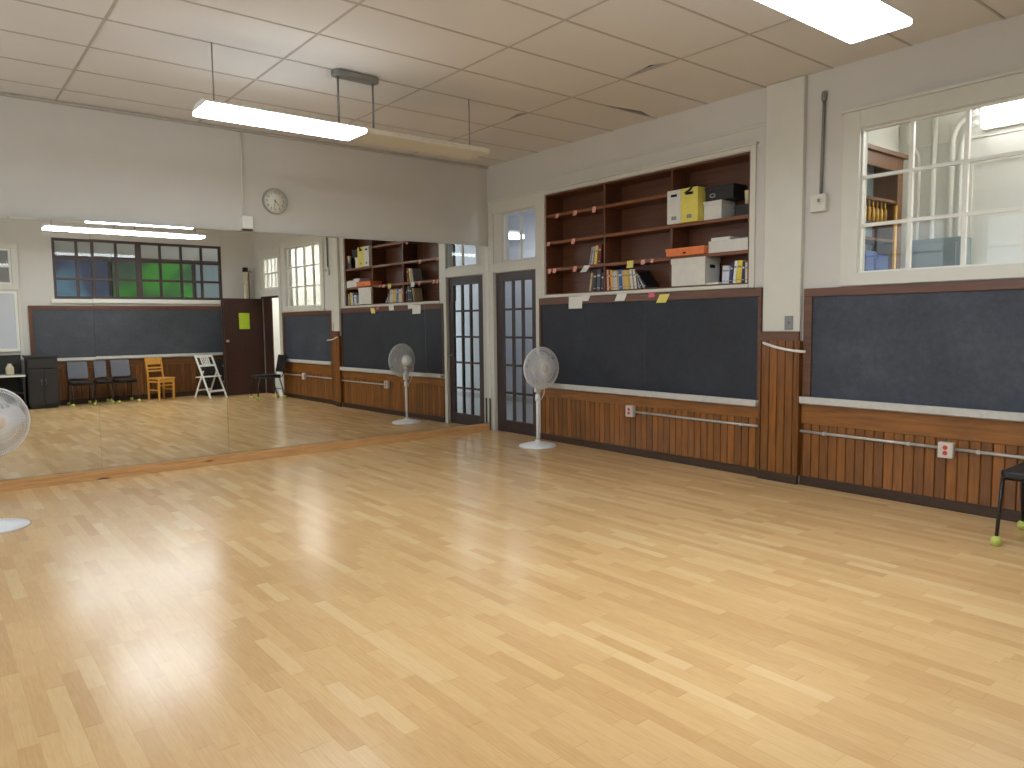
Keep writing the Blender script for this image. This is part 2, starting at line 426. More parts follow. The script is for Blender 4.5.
# ------------------------------------------------------------------ windows and doors in the right wall
def sash(name, axis, a0, a1, u0, u1, z0, z1, nu, nz, mat, bw=.028, edge=.03, glass=True):
    """a glazed frame; axis 'x' -> lies in plane x, runs along y"""
    m = MB()
    def put(ua, ub, za, zb, b0, b1):
        if axis == 'x': m.box(b0, b1, ua, ub, za, zb)
        else: m.box(ua, ub, b0, b1, za, zb)
    put(u0, u0+edge, z0, z1, a0, a1); put(u1-edge, u1, z0, z1, a0, a1); put(u0+edge, u1-edge, z0, z0+edge, a0, a1); put(u0+edge, u1-edge, z1-edge, z1, a0, a1)
    d = .003
    for i in range(1, nu):
        u = u0+(u1-u0)*i/nu; put(u-bw/2, u+bw/2, z0+edge, z1-edge, a0+d, a1-d)
    for j in range(1, nz):
        z = z0+(z1-z0)*j/nz
        for i in range(nu):
            ua = u0+edge if i == 0 else u0+(u1-u0)*i/nu+bw/2
            ub = u1-edge if i == nu-1 else u0+(u1-u0)*(i+1)/nu-bw/2
            put(ua, ub, z-bw/2, z+bw/2, a0+d, a1-d)
    o = structure(m.obj(name, mat))
    if glass:
        g = MB(); c = (a0+a1)/2
        if axis == 'x': g.box(c-.002, c+.002, u0+.004, u1-.004, z0+.004, z1-.004)
        else: g.box(u0+.004, u1-.004, c-.002, c+.002, z0+.004, z1-.004)
        g.obj('window_pane', M['glass'], o)
    return o
sash('window_1', 'x', .02, .06, *WIN1, 4, 3, M['white_trim'], .026, .013)
sash('window_2', 'x', .02, .06, *TR1, 2, 1, M['trim'], .02, .02)
sash('window_3', 'x', .02, .06, *TR2, 4, 2, M['white_trim'], .03, .04)

for k, q in enumerate(WL_ADDED):  # sashes of the added daylight windows, out of view
    sash('window_%d' % (7+k), 'x', XL-.09, XL-.04, *q, 3, 4, M['white_trim'], .03, .05)
    structure(bx('trim_%d' % (20+k), M['trim'], (XL,XL+.06,q[0]-.08,q[1]+.08,q[2]-.04,q[2]), (XL,XL+.02,q[0]-.1,q[0],q[2],q[3]), (XL,XL+.02,q[1],q[1]+.1,q[2],q[3]), (XL,XL+.02,q[0]-.1,q[1]+.1,q[3],q[3]+.1), bevel=.003))
for q in WL_ADDED:      # sampling portals for the daylight
    la = D.lights.new('daylight_portal', 'AREA'); la.shape = 'RECTANGLE'; la.size = q[1]-q[0]; la.size_y = q[3]-q[2]; la.cycles.is_portal = True
    po = D.objects.new('daylight_portal', la); COL.objects.link(po); po.location = (XL-.1, (q[0]+q[1])/2, (q[2]+q[3])/2)
    po.rotation_euler = Vector((-1,0,0)).to_track_quat('Z','Y').to_euler(); po.rotation_euler = (PI/2, 0, -PI/2)
# french door by the corner: stiles, rails, glazing bars, panes, knob
d1 = thing('door_1', (.03, -.55, 0), 'dark brown glazed french door beside the mirror corner', 'door'); d1['kind'] = 'structure'
y0, y1, gz0, gz1, ga, gb = -.962, -.135, .16, 1.955, -.855, -.275
m = MB(); m.box(.02,.06,y0,ga,.005,2.065); m.box(.02,.06,gb,y1,.005,2.065); m.box(.02,.06,ga,gb,.005,gz0); m.box(.02,.06,ga,gb,gz1,2.065)
m.obj('door_frame', M['door'], d1, bevel=.003)
m = MB()
for i in (1, 2): y = ga+(gb-ga)*i/3; m.box(.024,.056,y-.017,y+.017,gz0,gz1)
for j in range(1, 5):
    z = gz0+(gz1-gz0)*j/5
    for i in range(3):
        m.box(.026,.054,ga+(gb-ga)*i/3+(.017 if i else 0),ga+(gb-ga)*(i+1)/3-(.017 if i < 2 else 0),z-.014,z+.014)
m.obj('glazing_bars', M['door'], d1)
MB().box(.038,.042,ga+.001,gb-.001,gz0+.001,gz1-.001).obj('door_pane', M['glass'], d1)
m = MB(); R = Matrix.Translation((.02,-.905,.98)) @ Matrix.Rotation(-PI/2, 4, 'Y')
m.lathe([(0,0),(.024,0),(.024,.004),(.009,.006),(.009,.03),(.024,.038),(.028,.05),(.02,.062),(0,.065)], 20, R); m.obj('door_knob', M['dark_metal'], d1)

# the flush entry door, swung open into the room
d2 = thing('door_2', (-.012, -7.67, 0), 'dark brown flush door standing open into the room with a lime note', 'door'); d2['kind'] = 'structure'
MB().box(-.86, -.012, -7.71, -7.667, .008, 1.99).obj('door_leaf', M['leaf'], d2, bevel=.003)
m = MB()
for s, yy in ((1, -7.667), (-1, -7.71)):
    R = Matrix.Translation((-.775, yy, 1.12)) @ Matrix.Rotation(-PI/2*s, 4, 'X')
    m.lathe([(0,0),(.026,0),(.026,.005),(.01,.007),(.01,.03),(.024,.038),(.028,.05),(.02,.06),(0,.063)], 18, R)
m.obj('door_knob', M['silver'], d2)
MB().box(.01, .05, -7.676, -7.3, .008, 1.99).obj('side_leaf', M['leaf'], d2, bevel=.003)
MB().box(-.035, -.0205, -7.69, -6.81, 1.985, 2.03).obj('door_header', M['hole'], d2)
tag(bx('door_notice', M['lime'], (-.52,-.3,-7.6662,-7.664,1.36,1.69)), 'lime green paper notice on the open brown flush door', 'notice')

# ------------------------------------------------------------------ built-in book case
bc = thing('built_in_bookcase', (.13, -2.535, 1.75), 'built-in red-brown bookcase recessed above the black chalkboard', 'bookcase')
DEP = .265
ya, yb, za, zb = -3.928, -1.142, 1.752, 2.928
bx('back_panel', M['case'], (DEP,DEP+.015,ya,yb,za,zb), parent=bc)
bx('side_panel', M['case'], (.0,DEP,yb-.018,yb,za,zb), parent=bc); bx('side_panel', M['case'], (.0,DEP,ya,ya+.018,za,zb), parent=bc)
bx('case_top', M['case'], (.0,DEP,ya+.018,yb-.018,zb-.018,zb), parent=bc); bx('case_bottom', M['case'], (.0,DEP,ya+.018,yb-.018,za,za+.012), parent=bc)
for yd in (-2.105, -3.031): bx('divider', M['case'], (.006,DEP,yd-.013,yd+.013,za+.012,zb-.018), parent=bc, bevel=.002)
bays = [(-2.092, yb-.018), (-3.018, -2.118), (ya+.018, -3.044)]
for k, (p0, p1) in enumerate(bays):
    for z in ((2.675, 2.36, 2.045) if k < 2 else (2.36, 2.045)):
        s = bx('shelf', M['case'], (.012,DEP,p0,p1,z-.015,z+.015), parent=bc)
        bx('shelf_lip', M['case_edge'], (.003,.012,p0,p1,z-.016,z+.016), parent=s)

# paper tags on the shelf edges
def tagpaper(name, y, z, w, h, mat, label, cat, group=None, x=.003, tilt=0.0, curl=.012):
    m = MB(); n = 4
    for i in range(n):
        za_, zb_ = z+h/2-h*i/n, z+h/2-h*(i+1)/n
        xa, xb = x-.0012-curl*(i/n)**2, x-.0012-curl*((i+1)/n)**2
        sa, sb = tilt*(i/n)*h, tilt*((i+1)/n)*h
        m.box(-.0006, .0006, -w/2, w/2, 0, 1)
        for v in m.bm.verts[:] if False else []: pass
        m.bm.verts.ensure_lookup_table()
        vs = m.bm.verts[-8:]
        for v in vs:
            t = v.co.z; v.co = Vector(((xa if t > .5 else xb)+v.co.x, y+v.co.y+(sa if t > .5 else sb), za_ if t > .5 else zb_))
    return tag(m.obj(name, mat), label, cat, group)
T = tagpaper
PT = 'paper tags on the bookcase shelf edges'
T('paper_tag', -1.352, 2.662, .05, .05, M['pink'], 'pink paper tag on top shelf edge, nearest the french door', 'tag', PT)
T('paper_tag', -1.653, 2.66, .06, .055, M['pink'], 'pink paper tag on top shelf edge, middle of three', 'tag', PT)
T('paper_tag', -1.956, 2.66, .05, .065, M['pink'], 'pink paper tag on top shelf edge, beside the bookcase divider', 'tag', PT)
T('paper_tag', -1.195, 2.35, .05, .045, M['pink'], 'pink paper tag on second shelf edge at the bookcase side', 'tag', PT)
T('paper_tag', -1.621, 2.345, .055, .06, M['pink'], 'pink paper tag in middle of second shelf edge of first bay', 'tag', PT)
T('paper_tag', -1.21, 2.03, .045, .055, M['pink'], 'first pink paper tag of a pair on third shelf edge', 'tag', PT)
T('paper_tag', -1.30, 2.03, .05, .055, M['pink'], 'second pink paper tag of a pair on third shelf edge', 'tag', PT)
T('paper_tag', -1.649, 2.03, .055, .06, M['pink'], 'lone pink paper tag in middle of third shelf edge', 'tag', PT)
T('paper_slip', -1.84, 2.02, .1, .075, M['paper'], 'white paper slip hanging from third shelf below leaning books', 'paper', None, tilt=.5, curl=.03)
T('paper_tag', -2.489, 2.025, .09, .075, M['ytag'], 'yellow paper tag on shelf edge above the row of books', 'tag', PT)
T('paper_tag', -2.669, 2.035, .055, .05, M['pink'], 'pink paper tag right of the yellow tag on shelf edge', 'tag', PT)
T('paper_tag', -2.79, 2.038, .035, .04, M['pink'], 'tiny pink paper tag farthest along the middle bay shelf edge', 'tag', PT)
NT_ = 'notes hung over the top of the black chalkboard'
T('paper_note', -1.69, 1.645, .22, .135, M['paper'], 'large white card taped to the top of the black chalkboard', 'note', NT_, x=-.0345, curl=.004)
T('paper_note', -1.865, 1.69, .13, .065, M['paper'], 'small white slip beside the large white chalkboard card', 'note', NT_, x=-.0345, tilt=.4, curl=.008)
T('paper_note', -2.41, 1.685, .14, .085, M['paper'], 'white slip alone in middle of the black chalkboard frame', 'note', NT_, x=-.0345, tilt=.4, curl=.01)
T('paper_note', -2.815, 1.69, .075, .045, M['hotpink'], 'small bright pink note on top frame of the black chalkboard', 'note', NT_, x=-.0345, curl=.004)
T('paper_note', -2.985, 1.65, .125, .085, M['ytag'], 'pale yellow note on top frame of the black chalkboard', 'note', NT_, x=-.0345, tilt=.5, curl=.008)

# books: covers, spine and page block
def book(y, z, th, h, lean, col, label, group, dep=.16, x=.03, name='book'):
    """y = left foot of the spine as seen from the room; lean > 0 tips the top towards +y"""
    c = D.materials.get('cover_%d_%d_%d' % col) or plain('cover_%d_%d_%d' % col, rgb(*col), .5, .05, 30)
    m = MB(); R = Matrix.Translation((x, y, z)) @ Matrix.Rotation(-math.radians(lean), 4, 'X')
    t = min(.004, th*.15)
    if lean < 0: R = Matrix.Translation((x, y-th, z)) @ Matrix.Rotation(-math.radians(lean), 4, 'X') @ Matrix.Translation((0, th, 0))
    lift = th*math.sin(math.radians(abs(lean)))*0
    m.box(0, dep, -t, 0, lift, h+lift, 0, R); m.box(0, dep, -th, -th+t, lift, h+lift, 0, R); m.box(-.002, t, -th+t, -t, lift, h+lift, 0, R)
    m.box(t, dep-.004, -th+t, -t, .004+lift, h-.004+lift, 1, R)
    m.box(-.0028, -.0021, -th+t*1.2, -t*1.2, h*.68, h*.76, 2, R); m.box(-.0028, -.0021, -th+t*1.2, -t*1.2, h*.12, h*.15, 2, R)
    band = M['page'] if sum(col) < 330 else M['plate']
    return tag(m.obj(name, [c, M['page'], band]), label, 'book', group)
zb0 = 1.766
G1 = 'books on the bottom shelf, first bay'
book(-1.845, zb0, .022, .205, -9, (206,186,150), 'thin cream book leaning at end of the bottom shelf row', G1)
book(-1.905, zb0, .05, .225, -3, (52,50,52), 'thick black book left of the bookcase divider', G1)
book(-1.962, zb0, .055, .235, -3, (74,80,98), 'slate blue thick book on bottom shelf beside first divider', G1)
book(-2.03, zb0, .035, .2, -3, (58,46,46), 'dark brown book squeezed against first divider on bottom shelf', G1)
G2 = 'books in the bottom row of the middle bay'
row = [(.032,.225,(222,170,150),'pink spined book first in the middle bay row'),(.022,.215,(120,42,36),'thin dark red book second in the middle bay row'),
 (.036,.215,(226,176,70),'orange yellow book near the left end of middle bay row'),(.03,.2,(188,192,198),'pale grey book beside the orange yellow book'),
 (.03,.205,(206,200,186),'off-white book left of the bright blue one'),(.026,.2,(196,160,92),'tan book touching the bright blue book'),
 (.05,.215,(36,104,176),'bright blue book in the middle bay row'),(.042,.205,(206,172,104),'wide tan book right of the bright blue one'),
 (.036,.205,(222,188,92),'mustard yellow book among tan books'),(.034,.2,(198,166,100),'second tan book past the mustard yellow one'),
 (.03,.21,(224,220,206),'white book past the tan books'),(.02,.2,(150,150,154),'thin grey book between two white books'),
 (.028,.205,(232,228,216),'tall white book before the dark leaning ones'),(.024,.2,(110,36,44),'maroon book leaning at right part of the row')]
y = -2.122
for i, (th, h, c, lb) in enumerate(row):
    a = 2.0+i*.55; book(y, zb0, th, h, a, c, lb, G2); y -= th/math.cos(math.radians(a))+.0015
for i, (th, h, a, c, lb) in enumerate([(.02,.21,17,(190,190,192),'grey thin folder leaning hard past the maroon book'),(.028,.215,26,(44,74,78),'dark teal binder slumped at the end of the row'),
        (.018,.21,33,(206,204,196),'white folder slumped over at the end of the row'),(.022,.22,40,(34,34,38),'black folder lying lowest at the right end of the row')]):
    book(y, zb0, th, h, a, c, lb, G2, dep=.18); y -= th/math.cos(math.radians(a))+.006
G3 = 'books on the third shelf, first bay'
book(-1.84, 2.062, .026, .2, -13, (150,150,156), 'grey book leaning on the third shelf', G3)
book(-1.875, 2.062, .022, .2, -12, (196,196,200), 'pale silver book beside the leaning grey book', G3)
book(-1.92, 2.062, .036, .205, -8, (232,206,110), 'yellow book leaning on the third shelf by the divider', G3)
book(-1.98, 2.062, .045, .215, -5, (112,48,32), 'rust brown book against the divider on the third shelf', G3)
G4 = 'books on the bottom shelf, last bay'
book(-3.615, zb0, .075, .165, -3, (206,210,222), 'thick pale lavender book beside the lidded white box', G4, dep=.14)
book(-3.695, zb0, .03, .19, -5, (46,60,104), 'navy book beside the pale lavender one', G4)
book(-3.733, zb0, .032, .205, -6, (226,226,216), 'white book left of the yellow spined one in last bay', G4)
book(-3.772, zb0, .05, .205, -5, (230,206,66), 'yellow spined book in the last bay', G4)
book(-3.828, zb0, .03, .19, -3, (40,48,84), 'dark blue book right of the yellow spined one', G4)
book(-3.866, zb0, .036, .185, 0, (212,198,176), 'beige book at the far end of the last bay', G4)
tag(bx('paper_stack', M['paper'], (.012,.2,-3.60,-3.45,zb0,zb0+.012)), 'low stack of white papers under the lidded white box side', 'papers') if False else None

# containers in the last bay
def magfile(y0, y1, z, h, mat, label, slot):
    r = thing('magazine_file', (.1, (y0+y1)/2, z), label, 'magazine box', 'magazine boxes on the second shelf')
    m = MB(); x0, x1, t = -.05, .2, .004
    m.box(x0, x0+t, y0, y1, z, z+h); m.box(x0+t, x1, y0, y0+t, z, z+h); m.box(x0+t, x1, y1-t, y1, z, z+h); m.box(x1-t, x1, y0+t, y1-t, z, z+h*.98); m.box(x0+t, x1-t, y0+t, y1-t, z, z+t); m.box(x0+t, x1-t, y0+t, y1-t, z+h-.006, z+h-.002)
    m.obj('box_body', mat, r)
    MB().box(x0-.0008, x0, (y0+y1)/2-slot/2, (y0+y1)/2+slot/2, z+h-.065, z+h-.04).obj('finger_slot', M['hole'], r)
    MB().box(x0-.0008, x0, (y0+y1)/2-.03, (y0+y1)/2+.03, z+.035, z+.07).obj('box_label', M['plate'], r)
z2 = 2.376
magfile(-3.188, -3.022, z2, .322, M['card_white'], 'tall white magazine box at left on the second shelf', .075)
magfile(-3.39, -3.191, z2, .322, M['card_yellow'], 'tall yellow magazine box beside the white one', .09)
def lidbox(name, x0, x1, y0, y1, z, h, lid, mat, label, cat, hole=True, sidehole=True):
    r = thing(name, ((x0+x1)/2, (y0+y1)/2, z), label, cat)
    MB().box(x0+.006, x1-.006, y0+.006, y1-.006, z, z+h-.004).obj('box_body', mat, r, bevel=.003)
    MB().box(x0, x1, y0, y1, z+h-lid, z+h).obj('box_lid', mat, r, bevel=.004)
    if hole: MB().box(x0+.0052, x0+.006, (y0+y1)/2-.02, (y0+y1)/2+.02, z+h-lid-.03, z+h-lid-.015).obj('front_hole', M['hole'], r)
    if sidehole: MB().box((x0+x1)/2-.04, (x0+x1)/2+.04, y0+.005, y0+.006, z+h*.6, z+h*.72).obj('hand_hole', M['hole'], r)
    return r
lidbox('lidded_box', .016, .24, -3.61, -3.4, z2, .175, .04, M['card_white'], 'white lidded box right of the yellow magazine box', 'box', False, False)
lidbox('file_box', -.02, .225, -3.46, -3.046, zb0, .27, .055, M['card_white'], 'large white lidded file box on the bottom shelf', 'box', False, True)
r = lidbox('storage_box', .03, .24, -3.73, -3.41, z2+.176, .135, .035, M['charcoal'], 'black storage box stacked on the white lidded box', 'box', False, False)
m = MB(); m.tube([(.0295, -3.50+.03*math.cos(a*2*PI/16), z2+.225+.016*math.sin(a*2*PI/16)) for a in range(16)], .004, 6, 0, True); m.obj('label_holder', M['silver'], r)
r = thing('black_bag', (.16, -3.34, z2), 'slumped black bag behind the magazine boxes', 'bag') if False else None
# black strap hanging over the yellow box
m = MB(); m.tube([(.1,-3.36,z2+.335),(.0,-3.35,z2+.335),(-.05,-3.33,z2+.335),(-.063,-3.31,z2+.30),(-.063,-3.25,z2+.275)], .011, 8)
tag(m.obj('bag_strap', M['black']), 'black strap draped over the yellow magazine box', 'strap')
m = MB(); m.lathe([(0,0),(.026,0),(.034,.12),(.034,.125),(.03,.125),(.025,.01),(0,.01)], 20, Matrix.Translation((.06,-3.868,2.474)))
tag(m.obj('paper_cup', M['beige']), 'beige cup standing on the dark box at shelf end', 'cup')
lidbox('small_box', .02, .2, -3.905, -3.74, z2, .098, .03, M['charcoal'], 'small dark box at the end of the second shelf', 'box', False, False)
z3 = 2.061
lidbox('flat_box', -.05, .17, -3.465, -3.0, z3, .075, .03, M['orange'], 'flat orange box on the third shelf', 'box', True, False)
r = thing('letter_tray', (.1, -3.69, z3), 'white open letter tray right of the orange box', 'tray')
m = MB(); m.box(.01,.24,-3.905,-3.475,z3,z3+.005); m.box(.01,.015,-3.905,-3.475,z3+.005,z3+.11); m.box(.235,.24,-3.905,-3.475,z3+.005,z3+.11); m.box(.015,.235,-3.905,-3.9,z3+.005,z3+.11); m.box(.015,.235,-3.48,-3.475,z3+.005,z3+.11)
m.obj('tray_body', M['card_white'], r)
tag(bx('paper_pile', M['paper'], (.03,.22,-3.70,-3.49,z3+.006,z3+.142)), 'pile of white papers standing up in the letter tray', 'papers')
tag(bx('document_pile', M['grey_vinyl'], (.03,.22,-3.885,-3.715,z3+.006,z3+.122)), 'grey folders beside the papers in the letter tray', 'papers')
tag(bx('paper_sheets', M['paper'], (-.01,.2,-3.61,-3.47,zb0,zb0+.016)), 'loose white sheets lying beside the large file box', 'papers')

# ------------------------------------------------------------------ electrical bits on the right wall
def outlet(y0, y1, z0, z1, label, faces):
    r = thing('outlet_box', (-.03, (y0+y1)/2, z0), label, 'outlet')
    x0 = -.085
    MB().box(x0, -.031, y0, y1, z0, z1).obj('outlet_housing', M['box_white'], r, bevel=.006)
    m = MB(); c = (y0+y1)/2
    for z in faces:
        n = 14; m.prism([(c+.017*math.cos(2*PI*k/n), z+.017*math.sin(2*PI*k/n)) for k in range(n)], 'x', x0-.003, x0)
    m.obj('receptacle', M['red'], r)
    for z in faces:
        for s in (-.006, .006): MB().box(x0-.0036, x0-.003, c+s-.0014, c+s+.0014, z-.006, z+.006).obj('socket_slot', M['hole'], r)
outlet(-2.60, -2.50, .415, .535, 'pinkish white outlet box at the end of conduit under the black chalkboard', (.455, .495))
outlet(-5.705, -5.60, .395, .51, 'white outlet box with red sockets under the dusty chalkboard', (.433, .473))
def conduit(name, pts, r, label, straps=()):
    t = thing(name, pts[0], label, 'conduit')
    MB().tube(pts, r, 10).obj('conduit_pipe', M['galv'], t)
    for p, ax in straps:
        m = MB()
        if ax == 'y': m.box(p[0]-r-.002, -.031, p[1]-.012, p[1]+.012, p[2]-r-.002, p[2]+r+.002)
        m.obj('pipe_strap', M['galv'], t)
    return t
conduit('wall_conduit', [(-.044,-2.60,.468),(-.044,-3.3,.467),(-.044,-4.07,.466)], .011, 'thin grey conduit along the panelling under the black chalkboard', [((-.044,-2.72,.468),'y'),((-.044,-3.9,.466),'y')])
t = conduit('wall_conduit', [(-.044,-4.485,.468),(-.044,-5.598,.462)], .012, 'silver conduit running from the pilaster to the red outlet', [((-.044,-4.7,.467),'y'),((-.044,-5.38,.463),'y')])
conduit('wall_conduit', [(-.044,-5.708,.462),(-.044,-6.63,.457)], .012, 'silver conduit past the red outlet towards the black chair', [((-.044,-5.86,.461),'y'),((-.044,-6.5,.457),'y')])
t = thing('wall_conduit', (-.02,-4.61,2.47), 'dark grey vertical conduit beside the interior window', 'conduit')
MB().tube([(-.02,-4.61,2.455),(-.02,-4.615,2.86),(-.02,-4.62,3.2)], .013, 10).obj('conduit_pipe', M['dark_metal'], t)
m = MB(); m.lathe([(0,0),(.016,0),(.021,.01),(.021,.065),(.012,.08),(0,.082)], 16, Matrix.Translation((-.022,-4.62,3.2))); m.obj('conduit_head', M['dark_metal'], t)
t = thing('switch_box', (0,-4.6,2.305), 'square cream switch box at the foot of the dark conduit', 'switch')
MB().box(-.05,-.001,-4.668,-4.532,2.31,2.453).obj('switch_housing', M['trim'], t, bevel=.006)
m = MB()
n = 18; m.prism([(-4.612+.03*math.cos(2*PI*k/n), 2.395+.03*math.sin(2*PI*k/n)) for k in range(n)], 'x', -.056, -.05); m.obj('switch_face', M['box_white'], t)
MB().box(-.066,-.056,-4.62,-4.604,2.385,2.412).obj('switch_toggle', M['plate'], t)
t = thing('switch_plate', (-.049,-4.362,1.334), 'grey metal switch plate low on the cream pilaster', 'switch')
MB().box(-.056,-.0488,-4.402,-4.322,1.336,1.455).obj('plate_cover', M['plate'], t, bevel=.003)
MB().box(-.066,-.056,-4.367,-4.357,1.385,1.408).obj('switch_toggle', M['dark_metal'], t)
m = MB(); m.tube([(-.082,-4.135,1.222),(-.088,-4.2,1.202),(-.094,-4.28,1.182),(-.098,-4.36,1.168),(-.102,-4.45,1.157),(-.102,-4.545,1.152)], .012, 10)
tag(m.obj('cord_cover', M['white_trim']), 'white bowed strip fixed across the wooden pilaster', 'strip')

# ------------------------------------------------------------------ mirror wall
SE = [-5.86, -4.635, -3.455, -2.235, -1.01, -.04]
ANG = [(.3, -.02), (.75, -.05), (.75, 0), (.95, .05), (.7, 0)]
LBL = ['large wall mirror panel at left end behind the nearer fan', 'large wall mirror panel reflecting the rear window and wooden chair', 'large wall mirror panel under the round clock',
       'large wall mirror panel reflecting the bookcase and the fan', 'large wall mirror panel beside the french door']
yr = -.012                                     # the panels follow each other from the corner, slightly out of true
for i in range(4, -1, -1):
    x0, x1 = SE[i]+.0008, SE[i+1]-.0008; a, b = (math.radians(v) for v in ANG[i]); cx = (x0+x1)/2
    zt = [2.385+(x+5.3)*.0085 for x in (x0, x1)]; zc = 1.24; yl = yr-(x1-x0)*math.tan(a)
    def at(x, z, back=0.0): return (x, yr+(yl-yr)*(x1-x)/(x1-x0)+(z-zc)*math.tan(b)+back, z)
    r = thing('wall_mirror', (cx, -.02, .095), LBL[i], 'mirror', 'tall mirror panels along the far wall')
    m = MB(); V = m.bm.verts.new
    A = [V(at(x0,.096)), V(at(x1,.096)), V(at(x1,zt[1]-.013)), V(at(x0,zt[0]-.013)), V(at(x1,zt[1],.0008)), V(at(x0,zt[0],.0008))]
    B = [V((x0,-.001,.096)), V((x1,-.001,.096)), V((x1,-.001,zt[1])), V((x0,-.001,zt[0]))]
    m.bm.faces.new(A[:4]); m.bm.faces.new([A[3],A[2],A[4],A[5]])
    for q in ((A[0],B[0],B[1],A[1]), (A[4],B[2],B[3],A[5]), (A[0],A[3],A[5],B[3],B[0]), (A[1],B[1],B[2],A[4],A[2]), (B[0],B[3],B[2],B[1])): m.bm.faces.new(q).material_index = 1
    m.obj('mirror_glass', [M['mirror'], M['mirror_edge']], r)
    yr = yl
# pine ledge under the mirrors
m = MB()
ra, rb = [], []
for L, x, e in ((ra, -6.05, .044), (rb, -.045, .0)):
    for p in ((-.001,0),(-.062-e,0),(-.062-e,.012),(-.054-e,.014),(-.054-e,.085),(-.048-e,.092),(-.001,.092)): L.append(m.bm.verts.new((x, p[0], p[1])))
m.bm.faces.new(ra); m.bm.faces.new(rb[::-1])
for k in range(7): m.bm.faces.new([ra[k], rb[k], rb[(k+1)%7], ra[(k+1)%7]])
structure(m.obj('trim_11', M['pine']))
structure(bx('trim_12', M['white_trim'], (-.036,-.003,-.045,-.002,.0,2.42)))
tag(MB().tube([(-.045,-.052,0),(-.045,-.052,.43)], .011, 10).obj('corner_gap_strip', M['ink']), 'dark strip painting the shaded gap between mirror and french door', 'pipe')  # dark rod put in for the shade of the corner gap
# ------------------------------------------------------------------ clock and speaker box over the mirrors
t = thing('wall_clock', (-2.853, -.002, 2.61), 'round white wall clock above the mirrors', 'clock')
R = Matrix.Translation((-2.853,-.002,2.744)) @ Matrix.Rotation(PI/2, 4, 'X')
m = MB(); m.lathe([(0,0),(.128,0),(.128,.02),(0,.02)], 48, R); m.obj('clock_face', M['clock_face'], t)
m = MB(); m.lathe([(.124,0),(.136,0),(.136,.03),(.13,.036),(.124,.03),(.124,.0)], 48, R); m.obj('clock_rim', M['clock_rim'], t)
m = MB()
for k in range(60):
    a = 2*PI*k/60; ln = .012 if k % 5 == 0 else .005
    m.box(-.0016, .0016, .117-ln, .117, .0201, .021, 0, R @ Matrix.Rotation(a, 4, 'Z'))
m.obj('minute_marks', M['ink'], t)
tmp = []
for k in range(1, 13):
    cu = D.curves.new('numeral_curve', 'FONT'); cu.body = str(k); cu.size = .036; cu.align_x = 'CENTER'; cu.align_y = 'CENTER'; cu.extrude = .0004
    o = D.objects.new('numeral_curve', cu); COL.objects.link(o); a = PI/2-2*PI*k/12
    o.location = (.09*math.cos(a), .09*math.sin(a), 0); tmp.append(o)
bpy.context.view_layer.update(); dg = bpy.context.evaluated_depsgraph_get()
for o in tmp:
    me = o.evaluated_get(dg).to_mesh(); me.transform(R @ Matrix.Translation((0,0,.0206)) @ o.matrix_world)
    m = MB(); m.bm.from_mesh(me); m.obj('numeral', M['ink'], t)
for o in tmp: c = o.data; D.objects.remove(o); D.curves.remove(c)
# front of the lathe points to -y; local x is mirrored to room x, so angles run clockwise as on any clock
def hand(name, hours_angle, ln, w):
    m = MB(); m.prism([(-w, -.02), (w, -.02), (w*.5, ln), (-w*.5, ln)], 'z', .0225, .024)
    for v in m.bm.verts: v.co = R @ Matrix.Rotation(-hours_angle, 4, 'Z') @ v.co
    m.obj(name, M['ink'], t)
hand('minute_hand', 2*PI*32/60, .092, .0028); hand('hour_hand', 2*PI*(4+32/60)/12, .06, .0035)
m = MB(); m.lathe([(0,.0215),(.007,.0215),(.007,.027),(0,.027)], 16, R); m.obj('clock_pin', M['ink'], t)
t = thing('speaker_box', (-3.166,-.02,2.43), 'small white box on a thin conduit above the mirrors', 'alarm')
MB().box(-3.218,-3.112,-.058,-.001,2.43,2.562).obj('box_housing', M['white_metal'], t, bevel=.006)
MB().box(-3.218,-3.112,-.05,-.001,2.415,2.429).obj('box_foot', M['ink'], t)
MB().tube([(-3.195,-.012,2.562),(-3.193,-.012,3.0),(-3.19,-.012,3.42)], .009, 8).obj('wire_conduit', M['trim'], t)

